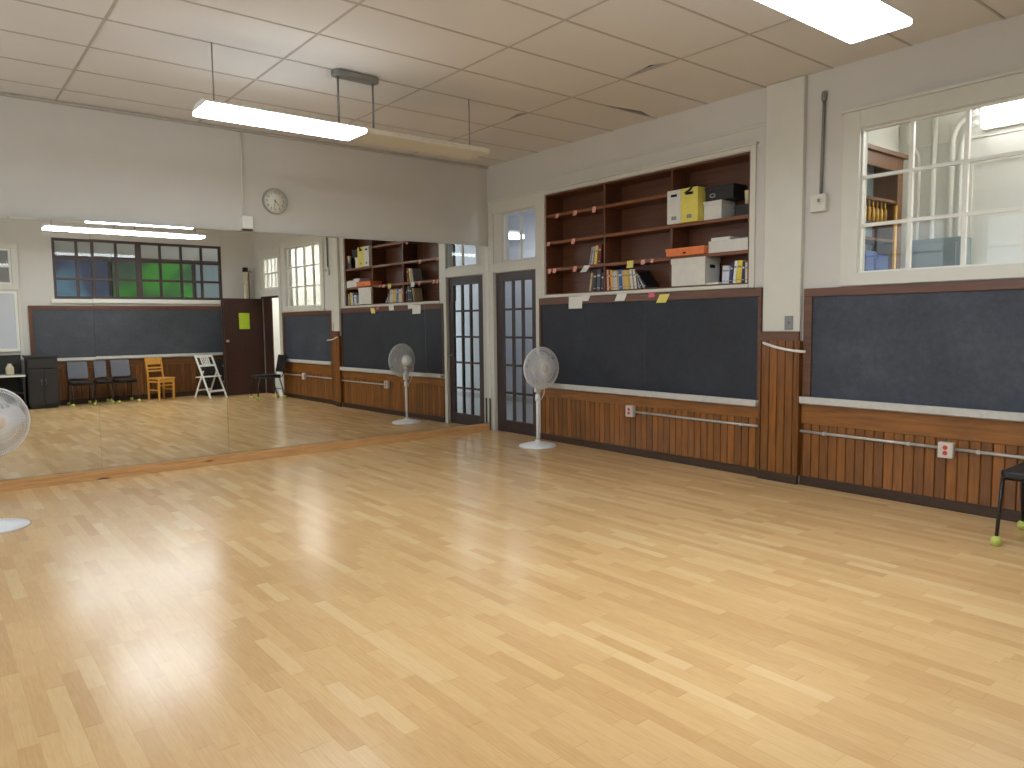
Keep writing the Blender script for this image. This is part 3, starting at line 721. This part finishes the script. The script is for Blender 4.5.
# ------------------------------------------------------------------ pendant fluorescent fixtures
def fixture(xa, xb, yc, zb, lit, label):
    """two four-foot wraparound units end to end; lit = tuple of booleans"""
    r = thing('pendant_light', ((xa+xb)/2, yc, zb), label, 'ceiling light', 'long fluorescent pendant lights')
    w, mid = .168, (xa+xb)/2
    m = MB(); m.prism([(yc-w+.01,zb+.031),(yc-w+.01,zb+.036),(yc-.08,zb+.07),(yc+.08,zb+.07),(yc+w-.01,zb+.036),(yc+w-.01,zb+.031)], 'x', xa, xb)
    m.obj('light_housing', M['white_metal'], r)
    for (a, b), on in zip(((xa, mid-.003), (mid+.003, xb)), lit):
        m = MB(); m.prism([(yc-w,zb+.03),(yc-w,zb+.008),(yc-w+.01,zb),(yc+w-.01,zb),(yc+w,zb+.008),(yc+w,zb+.03)], 'x', a, b)
        o = m.obj('light_lens', M['lamp_on'] if on else M['lamp_off'], r); o['label'] = 'glowing lens' if on else 'unlit dull lens'
    for x in (xa, xb):
        m = MB(); m.prism([(yc-w+.006,zb+.031),(yc-w+.006,zb+.038),(yc-.078,zb+.072),(yc+.078,zb+.072),(yc+w-.006,zb+.038),(yc+w-.006,zb+.031)], 'x', x-.004, x+.004)
        m.obj('end_cap', M['white_metal'], r)
    for x in (xa+.10, xb-.10):
        MB().tube([(x,yc,zb+.069),(x,yc,H-.004)], .005, 8).obj('hanging_rod', M['dark_metal'], r)
    for x in (mid-.155, mid+.155):
        MB().tube([(x,yc,zb+.069),(x,yc,H-.045)], .009, 8).obj('supply_rod', M['dark_metal'], r)
    m = MB(); pts = [(mid+.15+px, yc+py) for px, py in arc(0,0,.055,-PI/2,PI/2,8)]+[(mid-.15+px, yc+py) for px, py in arc(0,0,.055,PI/2,3*PI/2,8)]
    m.prism(pts, 'z', H-.05, H-.005); m.obj('ceiling_canopy', M['dark_metal'], r, bevel=.006)
    return r
fixture(-4.25, -1.79, -2.25, 2.95, (True, False), 'long pendant fluorescent light near the mirrors, left half lit')
fixture(-4.23, -1.765, -5.885, 2.95, (True, True), 'long pendant fluorescent light near the interior window, fully lit')

# ------------------------------------------------------------------ pedestal fans
def make_fan(head_z, face, label, tilt=0.0, cord=1):
    """face: unit xy the fan blows towards"""
    r = thing('pedestal_fan', (0,0,0), label, 'fan', 'white pedestal fans')
    m = MB(); m.lathe([(0,0),(.215,0),(.218,.008),(.212,.018),(.15,.034),(.06,.05),(.034,.06),(.03,.075),(0,.075)], 48); m.obj('fan_base', M['fan'], r)
    c0 = head_z-.33
    MB().tube([(0,0,.07),(0,0,c0)], .017, 16).obj('pole', M['fan'], r)
    m = MB(); m.lathe([(0,c0-.05),(.024,c0-.05),(.027,c0-.03),(.027,c0+.01),(.02,c0+.03),(0,c0+.03)], 20); m.obj('height_collar', M['fan'], r)
    MB().tube([(0,0,c0),(0,0,head_z-.09)], .0125, 14).obj('upper_pole', M['fan'], r)
    f = Vector((face[0], face[1], math.sin(tilt))).normalized()
    rot = f.to_track_quat('Z', 'Y').to_matrix().to_4x4()
    HM = Matrix.Translation(Vector((0,0,head_z))) @ rot      # local +z = forwards
    m = MB(); m.lathe([(0,-.10),(.03,-.098),(.06,-.085),(.075,-.05),(.075,-.0),(.06,.018),(0,.02)], 28, HM); m.obj('motor_housing', M['fan'], r)
    m = MB(); m.tube([(0,0,head_z-.13),(0,0,head_z-.06)], .028, 14)
    m.obj('neck', M['fan'], r)
    rad = .235; zo = .085
    def ring(m, rr, z, t, n=40): m.tube([HM @ Vector((rr*math.cos(2*PI*k/n), rr*math.sin(2*PI*k/n), z)) for k in range(n)], t, 6, 0, True)
    m = MB(); ring(m, rad, zo, .0075, 48)
    m.obj('guard_rim', M['fan'], r)
    for nm, sgn, dz in (('front_grille', 1, .058), ('rear_grille', -1, .062)):
        m = MB(); n = 96
        for k in range(n):
            a = 2*PI*k/n; pts = []
            for s in (1, .93, .8, .6, .4, .2):
                rr = rad*s; z = zo+sgn*dz*(1-s**3.2)
                aa = a+(1-s)*.35*sgn
                pts.append(HM @ Vector((rr*math.cos(aa), rr*math.sin(aa), z)))
            m.tube(pts, .0023, 4, 0, False, False)
        for s in (.93, .62, .36, .2): ring(m, rad*s, zo+sgn*dz*(1-s**3.2), .0024, 36)
        m.obj(nm, M['fan'], r)
    m = MB(); m.lathe([(0,zo+.071),(.04,zo+.068),(.05,zo+.06),(.05,zo+.05),(0,zo+.05)], 28, HM); m.obj('grille_badge', M['hub'], r)
    m = MB(); m.lathe([(0,zo+.03),(.025,zo+.028),(.034,zo+.01),(.034,zo-.03),(0,zo-.03)], 20, HM); m.obj('blade_hub', M['blade'], r)
    for k in range(3):
        m = MB(); A, B = [], []
        for i in range(9):
            s = i/8; rr = .03+.175*s; wd = .035+.075*math.sin(PI*min(1, .25+.62*s)); tw = .5-.28*s
            for j in range(7):
                u = (j/6-.5)*2
                aa = u*wd/max(rr, .06)*.75 if s > .1 else u*.5
                aa = max(-.9, min(.9, aa))
                A.append((rr*math.cos(aa+.25*s), rr*math.sin(aa+.25*s), zo-.02*u*(.8+tw)))
        V1 = [m.bm.verts.new(HM @ Matrix.Rotation(2*PI*k/3, 4, 'Z') @ Vector((p[0],p[1],p[2]+.0012))) for p in A]
        V2 = [m.bm.verts.new(HM @ Matrix.Rotation(2*PI*k/3, 4, 'Z') @ Vector((p[0],p[1],p[2]-.0012))) for p in A]
        for i in range(8):
            for j in range(6):
                q = (i*7+j, (i+1)*7+j, (i+1)*7+j+1, i*7+j+1)
                m.bm.faces.new([V1[x] for x in q]); m.bm.faces.new([V2[x] for x in q[::-1]])
        edge = [i*7 for i in range(9)]+[8*7+j for j in range(1, 7)]+[i*7+6 for i in range(7, -1, -1)]+[j for j in range(5, 0, -1)]
        for a, b in zip(edge, edge[1:]+edge[:1]): m.bm.faces.new([V1[a], V2[a], V2[b], V1[b]])
        m.obj('blade', M['blade'], r, smooth=True)
    # control box on the pole under the head, power cord hanging behind
    b = (Vector((-f.x, -f.y, 0)).normalized()*.4+Vector((.78,-.63,0))*.6*cord).normalized(); sd = Vector((b.y, -b.x, 0))
    m = MB(); cb = Matrix.Translation(Vector((0,0,head_z-.23))) @ Matrix.Rotation(math.atan2(f.y, f.x)-PI/2, 4, 'Z'); m.box(-.035,.035,-.025,.03,-.05,.05,0,cb); 
    m.obj('control_box', M['fan'], r, bevel=.008)
    pts = [b*.09+Vector((0,0,head_z-.03)), b*.13+Vector((0,0,head_z-.12)), b*.085+sd*.02+Vector((0,0,head_z-.3)), b*.05+sd*.02+Vector((0,0,c0-.02)), b*.03+Vector((0,0,c0-.06))]
    MB().tube(pts, .0045, 8).obj('power_cord', M['fan'], r)
    return r
fa = make_fan(.905, (-.12, -.99), 'white pedestal fan standing in front of the french door', .02); fa.location = (-.405, -1.44, 0)
fb = make_fan(.765, (.38, -.925), 'white pedestal fan at the left end of the mirrors', .03, -1); fb.location = (-5.57, -1.5, 0)

# ------------------------------------------------------------------ chairs
def make_chair(label, group, backmat):
    """stacking chair facing local -x; origin on the floor under the seat"""
    r = thing('stacking_chair', (0,0,0), label, 'chair', group)
    w, d, zs = .2, .235, .445
    m = MB()
    pts = arc(-d+.05, -w+.05, .05, PI, 1.5*PI, 5)+arc(d-.04, -w+.05, .04, 1.5*PI, 2*PI, 5)+arc(d-.04, w-.05, .04, 0, .5*PI, 5)+arc(-d+.05, w-.05, .05, .5*PI, PI, 5)
    m.prism(pts, 'z', zs-.015, zs+.03); m.obj('seat', M['black'], r, bevel=.012, seg=3)
    m = MB(); n = 6
    pr = []
    for i in range(n+1):
        u = -1+2*i/n; pr.append((u*.185, .018*(1-u*u)))
    B = Matrix.Translation((d+.025, 0, .52)) @ Matrix.Rotation(math.radians(12), 4, 'Y')
    for i in range(n):
        (ya_, xa_), (yb_, xb_) = pr[i], pr[i+1]
        P = [(xa_,ya_,0),(xb_,yb_,0),(xb_,yb_,.34),(xa_,ya_,.34)]; Q = [(p[0]+.028,p[1],p[2]) for p in P]
        a = [m.bm.verts.new(B @ Vector(p)) for p in P]; c = [m.bm.verts.new(B @ Vector(p)) for p in Q]
        m.bm.faces.new(a); m.bm.faces.new(c[::-1])
        for k in range(4): m.bm.faces.new([a[k], c[k], c[(k+1)%4], a[(k+1)%4]])
    bmesh.ops.remove_doubles(m.bm, verts=m.bm.verts, dist=1e-5)
    m.obj('backrest', backmat, r, smooth=False)
    m = MB()
    for s in (-1, 1):
        m.tube([(-d+.03, s*(w-.01), zs-.024), (d-.01, s*(w-.01), zs-.024), (d+.03, s*(w-.01), zs+.02), (d+.05, s*(w-.015), .56), (d+.105, s*(w-.02), .84)], .0105, 8)
    m.tube([(-d+.06, -w+.01, zs-.026), (-d+.06, w-.01, zs-.026)], .009, 8)
    m.obj('chair_frame', M['black_metal'], r)
    for sx, dx in ((-1, -.03), (1, .075)):
        for s in (-1, 1):
            top = Vector((sx*(d-.04), s*(w-.01), zs-.03)); bot = Vector((sx*(d-.02)+dx, s*(w-.004), .03))
            l = MB().tube([top, bot], .0115, 8).obj('leg', M['black_metal'], r)
            m = MB(); m.lathe([(0,0),(.018,.002),(.03,.014),(.033,.033),(.029,.05),(.017,.062),(0,.066)], 16, Matrix.Translation((bot.x, bot.y, 0)))
            b = m.obj('tennis_ball', M['tennis'], l); b['label'] = 'green tennis ball foot'
    return r
CG = 'stacking chairs with tennis ball feet'
ch = make_chair('black stacking chair against the dusty chalkboard at right', CG, M['black']); ch.location = (-.5, -6.405, 0); ch.rotation_euler.z = math.radians(2)
g1 = make_chair('grey-backed black chair nearest the dark cabinet by the rear wall', CG, M['grey_vinyl']); g1.location = (-3.56, -7.72, 0); g1.rotation_euler.z = -PI/2; g1.scale = (.9,.88,.93)
for (x, y, a, lb) in ((-3.13, -7.74, 2, 'middle grey-backed black chair of three along the rear wall'), (-2.71, -7.7, -2, 'grey-backed black chair beside the honey-coloured wooden chair')):
    c = copy_tree(g1); c['label'] = lb; c.location = (x, y, 0); c.rotation_euler.z = -PI/2+math.radians(a)

# honey wooden chair
r = thing('wooden_chair', (0,0,0), 'honey-coloured wooden slat-back chair by the rear chalkboard', 'chair'); W = M['yellow_wood']
MB().prism([(-.2,-.2),(.2,-.2),(.185,.2),(-.185,.2)], 'z', .44, .47).obj('seat', W, r, bevel=.008)     # front at -y
for s in (-1, 1):
    MB().box(s*.165-.018, s*.165+.018, -.19, -.155, 0, .44).obj('leg', W, r, bevel=.004)
    m = MB(); m.prism([(.16,0),(.195,0),(.185,.46),(.25,.9),(.222,.9),(.155,.46)], 'x', s*.168-.016, s*.168+.016); m.obj('leg', W, r, bevel=.004)
    m = MB(); m.box(s*.166-.01, s*.166+.01, -.155, .16, .37, .41); m.box(s*.166-.009, s*.166+.009, -.155, .162, .2, .225); m.obj('side_rail', W, r)
m = MB(); m.box(-.15,.15,-.185,-.165,.37,.43); m.box(-.15,.15,-.18,-.165,.3,.325); m.obj('front_rail', W, r)
def slat(z0, z1):
    y = lambda z: .155+(z-.46)*.153+.012
    m = MB(); m.prism([(y(z0),z0),(y(z0)+.016,z0),(y(z1)+.016,z1),(y(z1),z1)], 'x', -.152, .152); m.obj('back_slat', W, r)
slat(.74, .89); slat(.655, .69); slat(.59, .625)
r.location = (-2.08, -7.68, 0); r.rotation_euler.z = PI-math.radians(20); r.scale = (.95,.9,.92)

# white folding chair
r = thing('folding_chair', (0,0,0), 'white wooden folding chair by the rear chalkboard', 'chair'); W = M['white_paint']
def yz(x): return x
for s in (-1, 1):
    m = MB(); m.prism([(-.26,0),(-.225,0),(.16,.88),(.125,.88)], 'x', s*.2-.011, s*.2+.011); m.obj('front_stile', W, r, bevel=.003)
    m = MB(); m.prism([(.2,0),(.235,0),(-.02,.56),(-.055,.56)], 'x', s*.172-.01, s*.172+.01); m.obj('rear_leg', W, r, bevel=.003)
m = MB(); m.prism([(-.17,.43),(-.17,.452),(.2,.432),(.2,.41)], 'x', -.158, .158); m.obj('seat', W, r, bevel=.003)
sty = lambda z: -.2425+z*.4375
m = MB()
for z0, z1 in ((.83,.875),(.64,.68)): m.prism([(sty(z0)-.008,z0),(sty(z0)+.01,z0),(sty(z1)+.01,z1),(sty(z1)-.008,z1)], 'x', -.189, .189)
m.obj('back_rail', W, r)
for k in range(5):
    x = -.09+.045*k
    m = MB(); m.prism([(sty(.68)-.004,.68),(sty(.68)+.006,.68),(sty(.83)+.006,.83),(sty(.83)-.004,.83)], 'x', x-.012, x+.012); m.obj('back_slat', W, r)
m = MB(); m.prism([(sty(.14)-.008,.12),(sty(.14)+.008,.12),(sty(.16)+.008,.16),(sty(.16)-.008,.16)], 'x', -.189, .189); m.box(-.162,.162,.135,.155,.14,.175); m.obj('stretcher', W, r)
r.location = (-1.24, -7.45, 0); r.rotation_euler.z = PI-math.radians(24); r.scale = (1,1,.96)

# ------------------------------------------------------------------ rear wall (seen in the mirrors)
def boards_x(m, y, x0, x1, z0, z1, w=.0762, t=.012):
    x = math.floor(x0/w)*w
    while x < x1:
        a, b = max(x+.003, x0), min(x+w-.003, x1)
        if b-a > .006: m.prism([(a, y), (a, y+t-.004), (a+.004, y+t), (b-.004, y+t), (b, y+t-.004), (b, y)], 'z', z0, z1)
        x += w
m = MB(); m.box(-4.25, -.02, YN, YN+.012, .1, .67); boards_x(m, YN+.012, -4.25, -.02, .1, .67); structure(m.obj('wainscot_panelling', M['wains_x']))
structure(bx('trim_13', M['rail_x'], (-4.25,-.02,YN,YN+.03,.672,.795), bevel=.004))
structure(bx('baseboard_near', M['base'], (-4.25,-.02,YN,YN+.034,0,.098), bevel=.003))
r = thing('chalkboard', (-2.36, YN, .86), 'long grey chalkboard on the rear wall under the brown window', 'chalkboard')
bx('slate', M['slate_rear'], (-4.2,-.65,YN+.001,YN+.018,.865,1.755), parent=r)
m = MB()
for j in (-3.05, -1.95, -1.45): m.box(j-.003, j+.003, YN+.018, YN+.0188, .89, 1.755)
m.obj('slate_joint', M['slate_dusty'], r)
bx('board_frame', M['frame'], (-4.26,-.6,YN+.001,YN+.034,1.755,1.825), (-4.26,-4.2,YN+.001,YN+.034,.865,1.755), (-.65,-.6,YN+.001,YN+.034,.865,1.755), parent=r)
m = MB(); z0 = .865; m.prism([(YN+.001,z0-.001),(YN+.001,z0-.064),(YN+.05,z0-.064),(YN+.085,z0-.05),(YN+.085,z0+.004),(YN+.078,z0+.004),(YN+.07,z0-.02),(YN+.036,z0-.02),(YN+.034,z0-.001)], 'x', -4.25, -.61); m.obj('chalk_tray', M['tray'], r)
structure(bx('trim_14', M['white_trim'], (-3.9,-.62,YN,YN+.06,1.87,1.945), bevel=.004))
for i, (a, b) in enumerate(((-3.84, -2.26), (-2.26, -.68))):
    sash('window_%d' % (4+i), 'y', YN-.07, YN-.02, a, b, WIN3[2], WIN3[3], 4, 3, M['mullion'], .045, .05)
sash('window_6', 'y', YN-.07, YN-.02, *WIN4, 3, 2, M['white_trim'], .035, .03)
structure(bx('trim_15', M['trim'], (-5.5,-4.37,YN,YN+.022,2.1,2.195), (-5.5,-4.37,YN,YN+.022,2.825,2.9), (-4.41,-4.37,YN,YN+.022,.95,2.1), (-4.465,-4.37,YN,YN+.022,2.195,2.825), bevel=.003))
r = thing('whiteboard', (-4.95, YN, .98), 'white board on the rear wall left of the long chalkboard', 'whiteboard')
bx('board_surface', M['hall'], (-5.52,-4.46,YN+.002,YN+.014,1.06,2.03), parent=r)
bx('board_frame', M['white_trim'], (-5.56,-4.415,YN+.002,YN+.026,2.03,2.07), (-5.56,-4.415,YN+.002,YN+.05,1.01,1.06), (-5.56,-5.52,YN+.002,YN+.026,1.06,2.03), (-4.46,-4.415,YN+.002,YN+.026,1.06,2.03), parent=r, bevel=.003)
# dark cabinet and low shelf against the rear wall
r = thing('dark_cabinet', (-4.14, -7.82, 0), 'black upright cabinet standing against the rear wall', 'cabinet')
K = M['cabinet_black']; cf = -7.62
bx('cabinet_body', K, (-4.38,-3.92,YN+.09,cf,.05,.9), parent=r); bx('cabinet_top', K, (-4.4,-3.9,YN+.088,cf+.02,.9,.94), parent=r, bevel=.004); bx('cabinet_plinth', K, (-4.36,-3.94,YN+.09,cf-.02,0,.05), parent=r)
for x0, x1 in ((-4.37,-4.154),(-4.146,-3.93)):
    d_ = bx('cabinet_door', K, (x0,x1,cf,cf+.018,.07,.69), parent=r, bevel=.004)
    xc = x1-.03 if x1 < -4.15 else x0+.03; m = MB(); m.tube([(xc,cf+.018,.42),(xc,cf+.04,.42),(xc,cf+.04,.52),(xc,cf+.018,.52)], .005, 6); m.obj('door_pull', M['dark_metal'], d_)
bx('drawer', K, (-4.37,-3.93,cf,cf+.018,.71,.88), parent=r, bevel=.004)
r = thing('low_shelf', (-4.8, -7.86, 0), 'low dark shelf unit with white top edge by the rear wall', 'shelf')
bx('side_panel', K, (-5.3,-5.27,YN+.01,-7.66,0,.58), parent=r); bx('side_panel', K, (-4.45,-4.42,YN+.01,-7.66,0,.58), parent=r)
bx('shelf_top', M['white_trim'], (-5.32,-4.405,YN+.008,-7.64,.58,.61), parent=r, bevel=.003); bx('shelf_board', K, (-5.27,-4.45,YN+.01,-7.67,.28,.3), (-5.27,-4.45,YN+.01,-7.67,.06,.08), parent=r); bx('back_panel', K, (-5.27,-4.45,YN+.01,YN+.02,.08,.58), parent=r)
tag(bx('backing_board', K, (-5.3,-4.42,YN+.03,YN+.045,.612,.95)), 'dark board leaning above the low shelf', 'board')
m = MB(); m.lathe([(0,0),(.05,0),(.06,.02),(.062,.12),(.045,.16),(.03,.175),(.032,.2),(.026,.2),(.024,.17),(0,.165)], 20, Matrix.Translation((-4.62,-7.76,.611)))
tag(m.obj('white_jug', M['beige']), 'small off-white jug on the low dark shelf', 'jug')
# black file cabinet behind the open door
r = thing('file_cabinet', (-.9, -7.9, 0), 'low black file cabinet behind the open brown door', 'cabinet')
bx('cabinet_body', K, (-1.2,-.66,YN+.09,-7.79,.0,.74), parent=r)
for z0 in (.08, .4):
    d_ = bx('drawer', K, (-1.19,-.67,-7.79,-7.774,z0,z0+.3), parent=r, bevel=.003)
    m = MB()
    m.tube([(-.86,-7.774,z0+.2),(-.86,-7.748,z0+.2),(-.78,-7.748,z0+.2),(-.78,-7.774,z0+.2)], .007, 8); m.obj('drawer_handle', M['silver'], d_)
# rolled wall map standing in the corner
r = thing('rolled_map', (-.25, -7.92, 0), 'rolled wall map with dark cap standing in the corner behind the brown door', 'rolled map')
MB().tube([(-.25,-7.93,0),(-.25,-7.935,2.56)], .047, 18).obj('map_roll', M['beige'], r)
m = MB(); m.lathe([(0,2.555),(.056,2.555),(.056,2.63),(.04,2.65),(0,2.65)], 18, Matrix.Translation((-.25,-7.935,0))); m.obj('roll_cap', M['hole'], r)
MB().tube([(-.188,-7.92,.0),(-.185,-7.92,2.5),(-.17,-7.915,2.585),(-.12,-7.91,2.55)], .012, 8).obj('map_rod', M['ink'], r)

# ------------------------------------------------------------------ corridor behind the interior window
YE, XC = -4.5, 1.62
structure(bx('floor_corridor', M['dado'], (.131,XC,-8.6,YE,-.1,0)))
structure(bx('wall_corridor', M['cor'], (XC,XC+.1,-8.6,YE+.1,0,3.45), (.13,XC,YE,YE+.1,0,3.45), (.13,XC,-8.7,-8.6,0,3.45)))
structure(bx('ceiling_corridor', M['cor'], (.13,XC,-8.6,YE,3.4,3.5)))
structure(bx('trim_16', M['cor'], (XC-.012,XC-.001,-8.6,YE,3.03,3.05), bevel=.002))
r = thing('corridor_light', (1.5,-5.8,3.08), 'bright white box light on the corridor wall', 'light')
bx('light_body', M['white_metal'], (1.56,XC-.002,-6.46,-5.24,3.08,3.36), parent=r); bx('light_lens', mat_emit('corridor_lens', (1,.99,.97,1), 7.0), (1.49,1.559,-6.45,-5.25,3.09,3.35), parent=r)
r = thing('corridor_light', (.9,-7.5,3.3), 'added unseen ceiling light brightening the corridor', 'light')  # extra lamp out of view, added to brighten the corridor walls
bx('light_body', M['white_metal'], (.74,1.06,-8.2,-6.9,3.34,3.399), parent=r); bx('light_lens', mat_emit('corridor_fill_lens', (1,.99,.97,1), 34.0), (.75,1.05,-8.19,-6.91,3.3,3.339), parent=r)
PG = 'white pipes on the corridor wall'
def pipe(pts, rr, lb): tag(MB().tube(pts, rr, 12).obj('wall_pipe', M['white_metal']), lb, 'pipe', PG)
xp = XC-.04
pipe([(xp,-4.70,.02),(xp,-4.70,2.88),(xp,-4.685,2.96),(xp,-4.64,3.05),(xp,-4.60,3.12),(xp,-4.595,3.38)], .018, 'thin white pipe bending off at its top near the oak cabinet')
pipe([(xp,-4.835,.02),(xp,-4.835,3.38)], .024, 'straight white pipe between bent pipes on the corridor wall')
def bend(y, yo, z):
    return [(xp,y,.02),(xp,y,z-.22)]+[(xp, y-yo*(1-math.cos(a)), z-.22+.22*math.sin(a)) for a in (PI/12*k for k in range(1,7))]+[(xp,-5.19,z)]
pipe(bend(-4.99, .19, 3.25), .028, 'outer thick white pipe curving into the corridor light')
pipe(bend(-5.065, .11, 3.16), .02, 'inner white pipe curving into the corridor light')
r = thing('metal_locker', (1.4,-4.98,0), 'blue-grey metal locker against the corridor wall', 'locker')
bx('locker_body', M['locker'], (1.3,XC-.075,-5.19,-4.775,0,2.14), parent=r, bevel=.005); bx('locker_door', M['locker'], (1.285,1.2995,-5.16,-4.805,.06,2.09), parent=r, bevel=.004)
r = thing('corridor_board', (XC,-5.7,1.85), 'large white board on the corridor wall', 'whiteboard')
bx('board_surface', M['white_metal'], (XC-.016,XC-.002,-6.6,-5.16,1.9,2.8), parent=r); bx('board_frame', M['white_trim'], (XC-.026,XC-.002,-6.63,-5.13,2.8,2.84), (XC-.026,XC-.002,-6.63,-5.13,1.86,1.9), (XC-.026,XC-.002,-5.16,-5.13,1.9,2.8), (XC-.026,XC-.002,-6.63,-6.6,1.9,2.8), parent=r)
r = thing('oak_cabinet', (.75,YE-.1,0), 'oak shelf cabinet at the corridor end', 'cabinet')
xa, xb, yf = .3, 1.17, YE-.24
bx('side_panel', M['oak'], (xa,xa+.06,yf,YE-.005,0,2.86), parent=r); bx('side_panel', M['oak'], (xb-.1,xb,yf,YE-.005,0,2.86), parent=r)
bx('cabinet_top', M['oak'], (xa-.03,xb+.03,yf-.03,YE-.005,2.86,2.9), (xa+.06,xb-.1,yf,yf+.02,2.74,2.86), parent=r, bevel=.004); bx('back_panel', M['locker'], (xa+.06,xb-.1,YE-.02,YE-.005,0,2.86), parent=r)
for z in (2.47, 2.12, 1.78, 1.2, .6, .1): bx('shelf', M['oak'], (xa+.06,xb-.1,yf+.01,YE-.02,z-.012,z+.012), parent=r)
for k in range(8):
    x = .42+k*.075
    m = MB(); m.tube([(x,yf+.05,2.456),(x,yf+.05,2.40)], .009, 8); m.tube([(x,yf+.05,2.40),(x,yf+.05,2.36),(x,yf+.05,2.28)], [.013,.02,.016], 8)
    tag(m.obj('hanging_brush', M['brass']), 'tan brush hanging in a row under the oak cabinet shelf', 'brush', 'brushes hanging in the corridor cabinet')
for k in range(3):
    tag(bx('blue_bin', M['bluebox'], (.38+k*.22,.58+k*.22,yf+.04,YE-.06,1.793,2.04-.02*k), bevel=.01), 'blue storage bin on an oak cabinet shelf in the corridor', 'bin', 'blue bins in the corridor cabinet')
m = MB(); m.tube([(.93,yf-.05,0),(.93,yf-.05,2.42)], .016, 10)
tag(m.obj('wooden_pole', M['brass']), 'yellow pole standing before the oak cabinet', 'pole')

# hallway behind the french door
structure(bx('floor_hall', M['dado'], (.131,2.5,YE+.11,3.4,-.1,0)))
structure(bx('wall_hall', M['hall'], (2.5,2.6,YE+.1,3.4,0,3.3), (.13,2.5,3.3,3.4,0,3.3), (.125,.13,.13,3.3,0,3.3)))
structure(bx('baseboard_hall', M['dado'], (.13,2.5,3.28,3.299,0,.09), (2.48,2.499,YE+.1,3.28,0,.09)))
structure(bx('ceiling_hall', M['hall'], (.13,2.5,YE+.11,3.4,3.3,3.4)))
for yy, lb in ((1.95, 'hallway ceiling light seen through the transom'), (-3.2, 'hallway ceiling light behind the bookcase')):
    r = thing('hall_light', (1.6,yy,2.84), lb, 'light')
    bx('light_lens', mat_emit('hall_lens_%d' % (yy*10), (.97,.98,1,1), 14.0), (1.0,2.15,yy-.1,yy+.1,2.84,2.9), parent=r); bx('light_body', M['white_metal'], (1.0,2.15,yy-.08,yy+.08,2.9,2.96), parent=r)
    MB().tube([(1.6,yy,2.96),(1.6,yy,3.299)], .01, 8).obj('hanging_rod', M['dark_metal'], r)

# ------------------------------------------------------------------ room beyond the rear window
YG = -12.2
structure(bx('floor_beyond', M['dado'], (-7.6,3,YG,YN-.13,-.1,0)))
structure(bx('wall_beyond', M['wall'], (-7.6,3,YG-.1,YG,0,3.9), (-7.7,-7.6,YG,YN-.13,0,3.9), (3,3.1,YG,YN-.13,0,3.9)))
structure(bx('ceiling_beyond', M['wall'], (-7.6,3,YG,YN-.13,3.9,4.0)))
def mat_mural(name, cols, sc):
    t = NT(name); n = t.noise(t.pos(), sc, 2, .4, (1, 1, .8)); t.l(t.ramp(n, cols), t.b.inputs['Base Color']); return t.done(.5)
blue = mat_mural('blue_panel', [(.42, rgb(84,90,118)), (.5, rgb(92,104,138)), (.6, rgb(132,174,206))], .9)
green = mat_mural('green_panel', [(.38, rgb(84,104,92)), (.5, rgb(80,124,78)), (.62, rgb(84,172,66))], 1.1)
for nm, mt, x0, x1, lb in (('blue_partition', blue, -3.9, -1.93, 'blue partition panel beyond the rear window'), ('green_partition', green, -1.9, -.02, 'green partition panel beyond the rear window'), ('grey_partition', M['locker'], .01, .9, 'grey partition panel beyond the rear window')):
    r = thing(nm, ((x0+x1)/2, YG+.1, 0), lb, 'partition')
    bx('panel_face', mt, (x0+.03,x1-.03,YG+.08,YG+.1,.06,3.03), parent=r)
    bx('panel_frame', M['mullion'], (x0,x0+.03,YG+.06,YG+.12,0,3.08), (x1-.03,x1,YG+.06,YG+.12,0,3.08), (x0+.03,x1-.03,YG+.06,YG+.12,3.03,3.08), (x0+.03,x1-.03,YG+.06,YG+.12,0,.06), parent=r)
r = thing('far_fill_light', (-1.5,-8.8,3.6), 'added hidden light for the panels beyond the rear window', 'light')  # lamp hidden above the window opening, added to light the panels
bx('light_lens', mat_emit('far_fill_lens', (1,.97,.92,1), 7.0), (-4,1,-9.0,-8.6,3.6,3.66), parent=r); bx('light_body', M['white_metal'], (-4,1,-8.96,-8.64,3.661,3.72), parent=r)
for x in (-3, 0): MB().tube([(x,-8.8,3.72),(x,-8.8,3.899)], .01, 8).obj('hanging_rod', M['dark_metal'], r)

# ------------------------------------------------------------------ camera, world, colour
cam = D.cameras.new('camera'); co = D.objects.new('camera', cam); COL.objects.link(co)
f_px, yaw, pitch, roll = 740.32, .6751, .0818, -.0111
cam.sensor_fit = 'HORIZONTAL'; cam.sensor_width = 36.0; cam.lens = f_px*36.0/1024.0; cam.clip_start = .02
F = Vector((math.sin(yaw)*math.cos(pitch), math.cos(yaw)*math.cos(pitch), -math.sin(pitch)))
r0 = Vector((math.cos(yaw), -math.sin(yaw), 0)); u0 = r0.cross(F)
rr = r0*math.cos(roll)+u0*math.sin(roll); uu = u0*math.cos(roll)-r0*math.sin(roll)
mw = Matrix((rr, uu, -F)).transposed().to_4x4(); mw.translation = (-5.9204, -7.8643, 1.4175); co.matrix_world = mw
sc = bpy.context.scene; sc.camera = co
w = D.worlds.new('world'); sc.world = w; w.use_nodes = True
w.node_tree.nodes['Background'].inputs[0].default_value = (.8,.9,1,1); w.node_tree.nodes['Background'].inputs[1].default_value = 3.2
vs = sc.view_settings; vs.view_transform = 'Standard'; vs.look = 'None'; vs.gamma = 1.0; vs.use_curve_mapping = False; vs.exposure = 0.17
sc.cycles.max_bounces = 10; sc.cycles.diffuse_bounces = 6; sc.cycles.glossy_bounces = 6; sc.cycles.transparent_max_bounces = 16; sc.cycles.sample_clamp_indirect = 12.0
sc.cycles.use_denoising = True
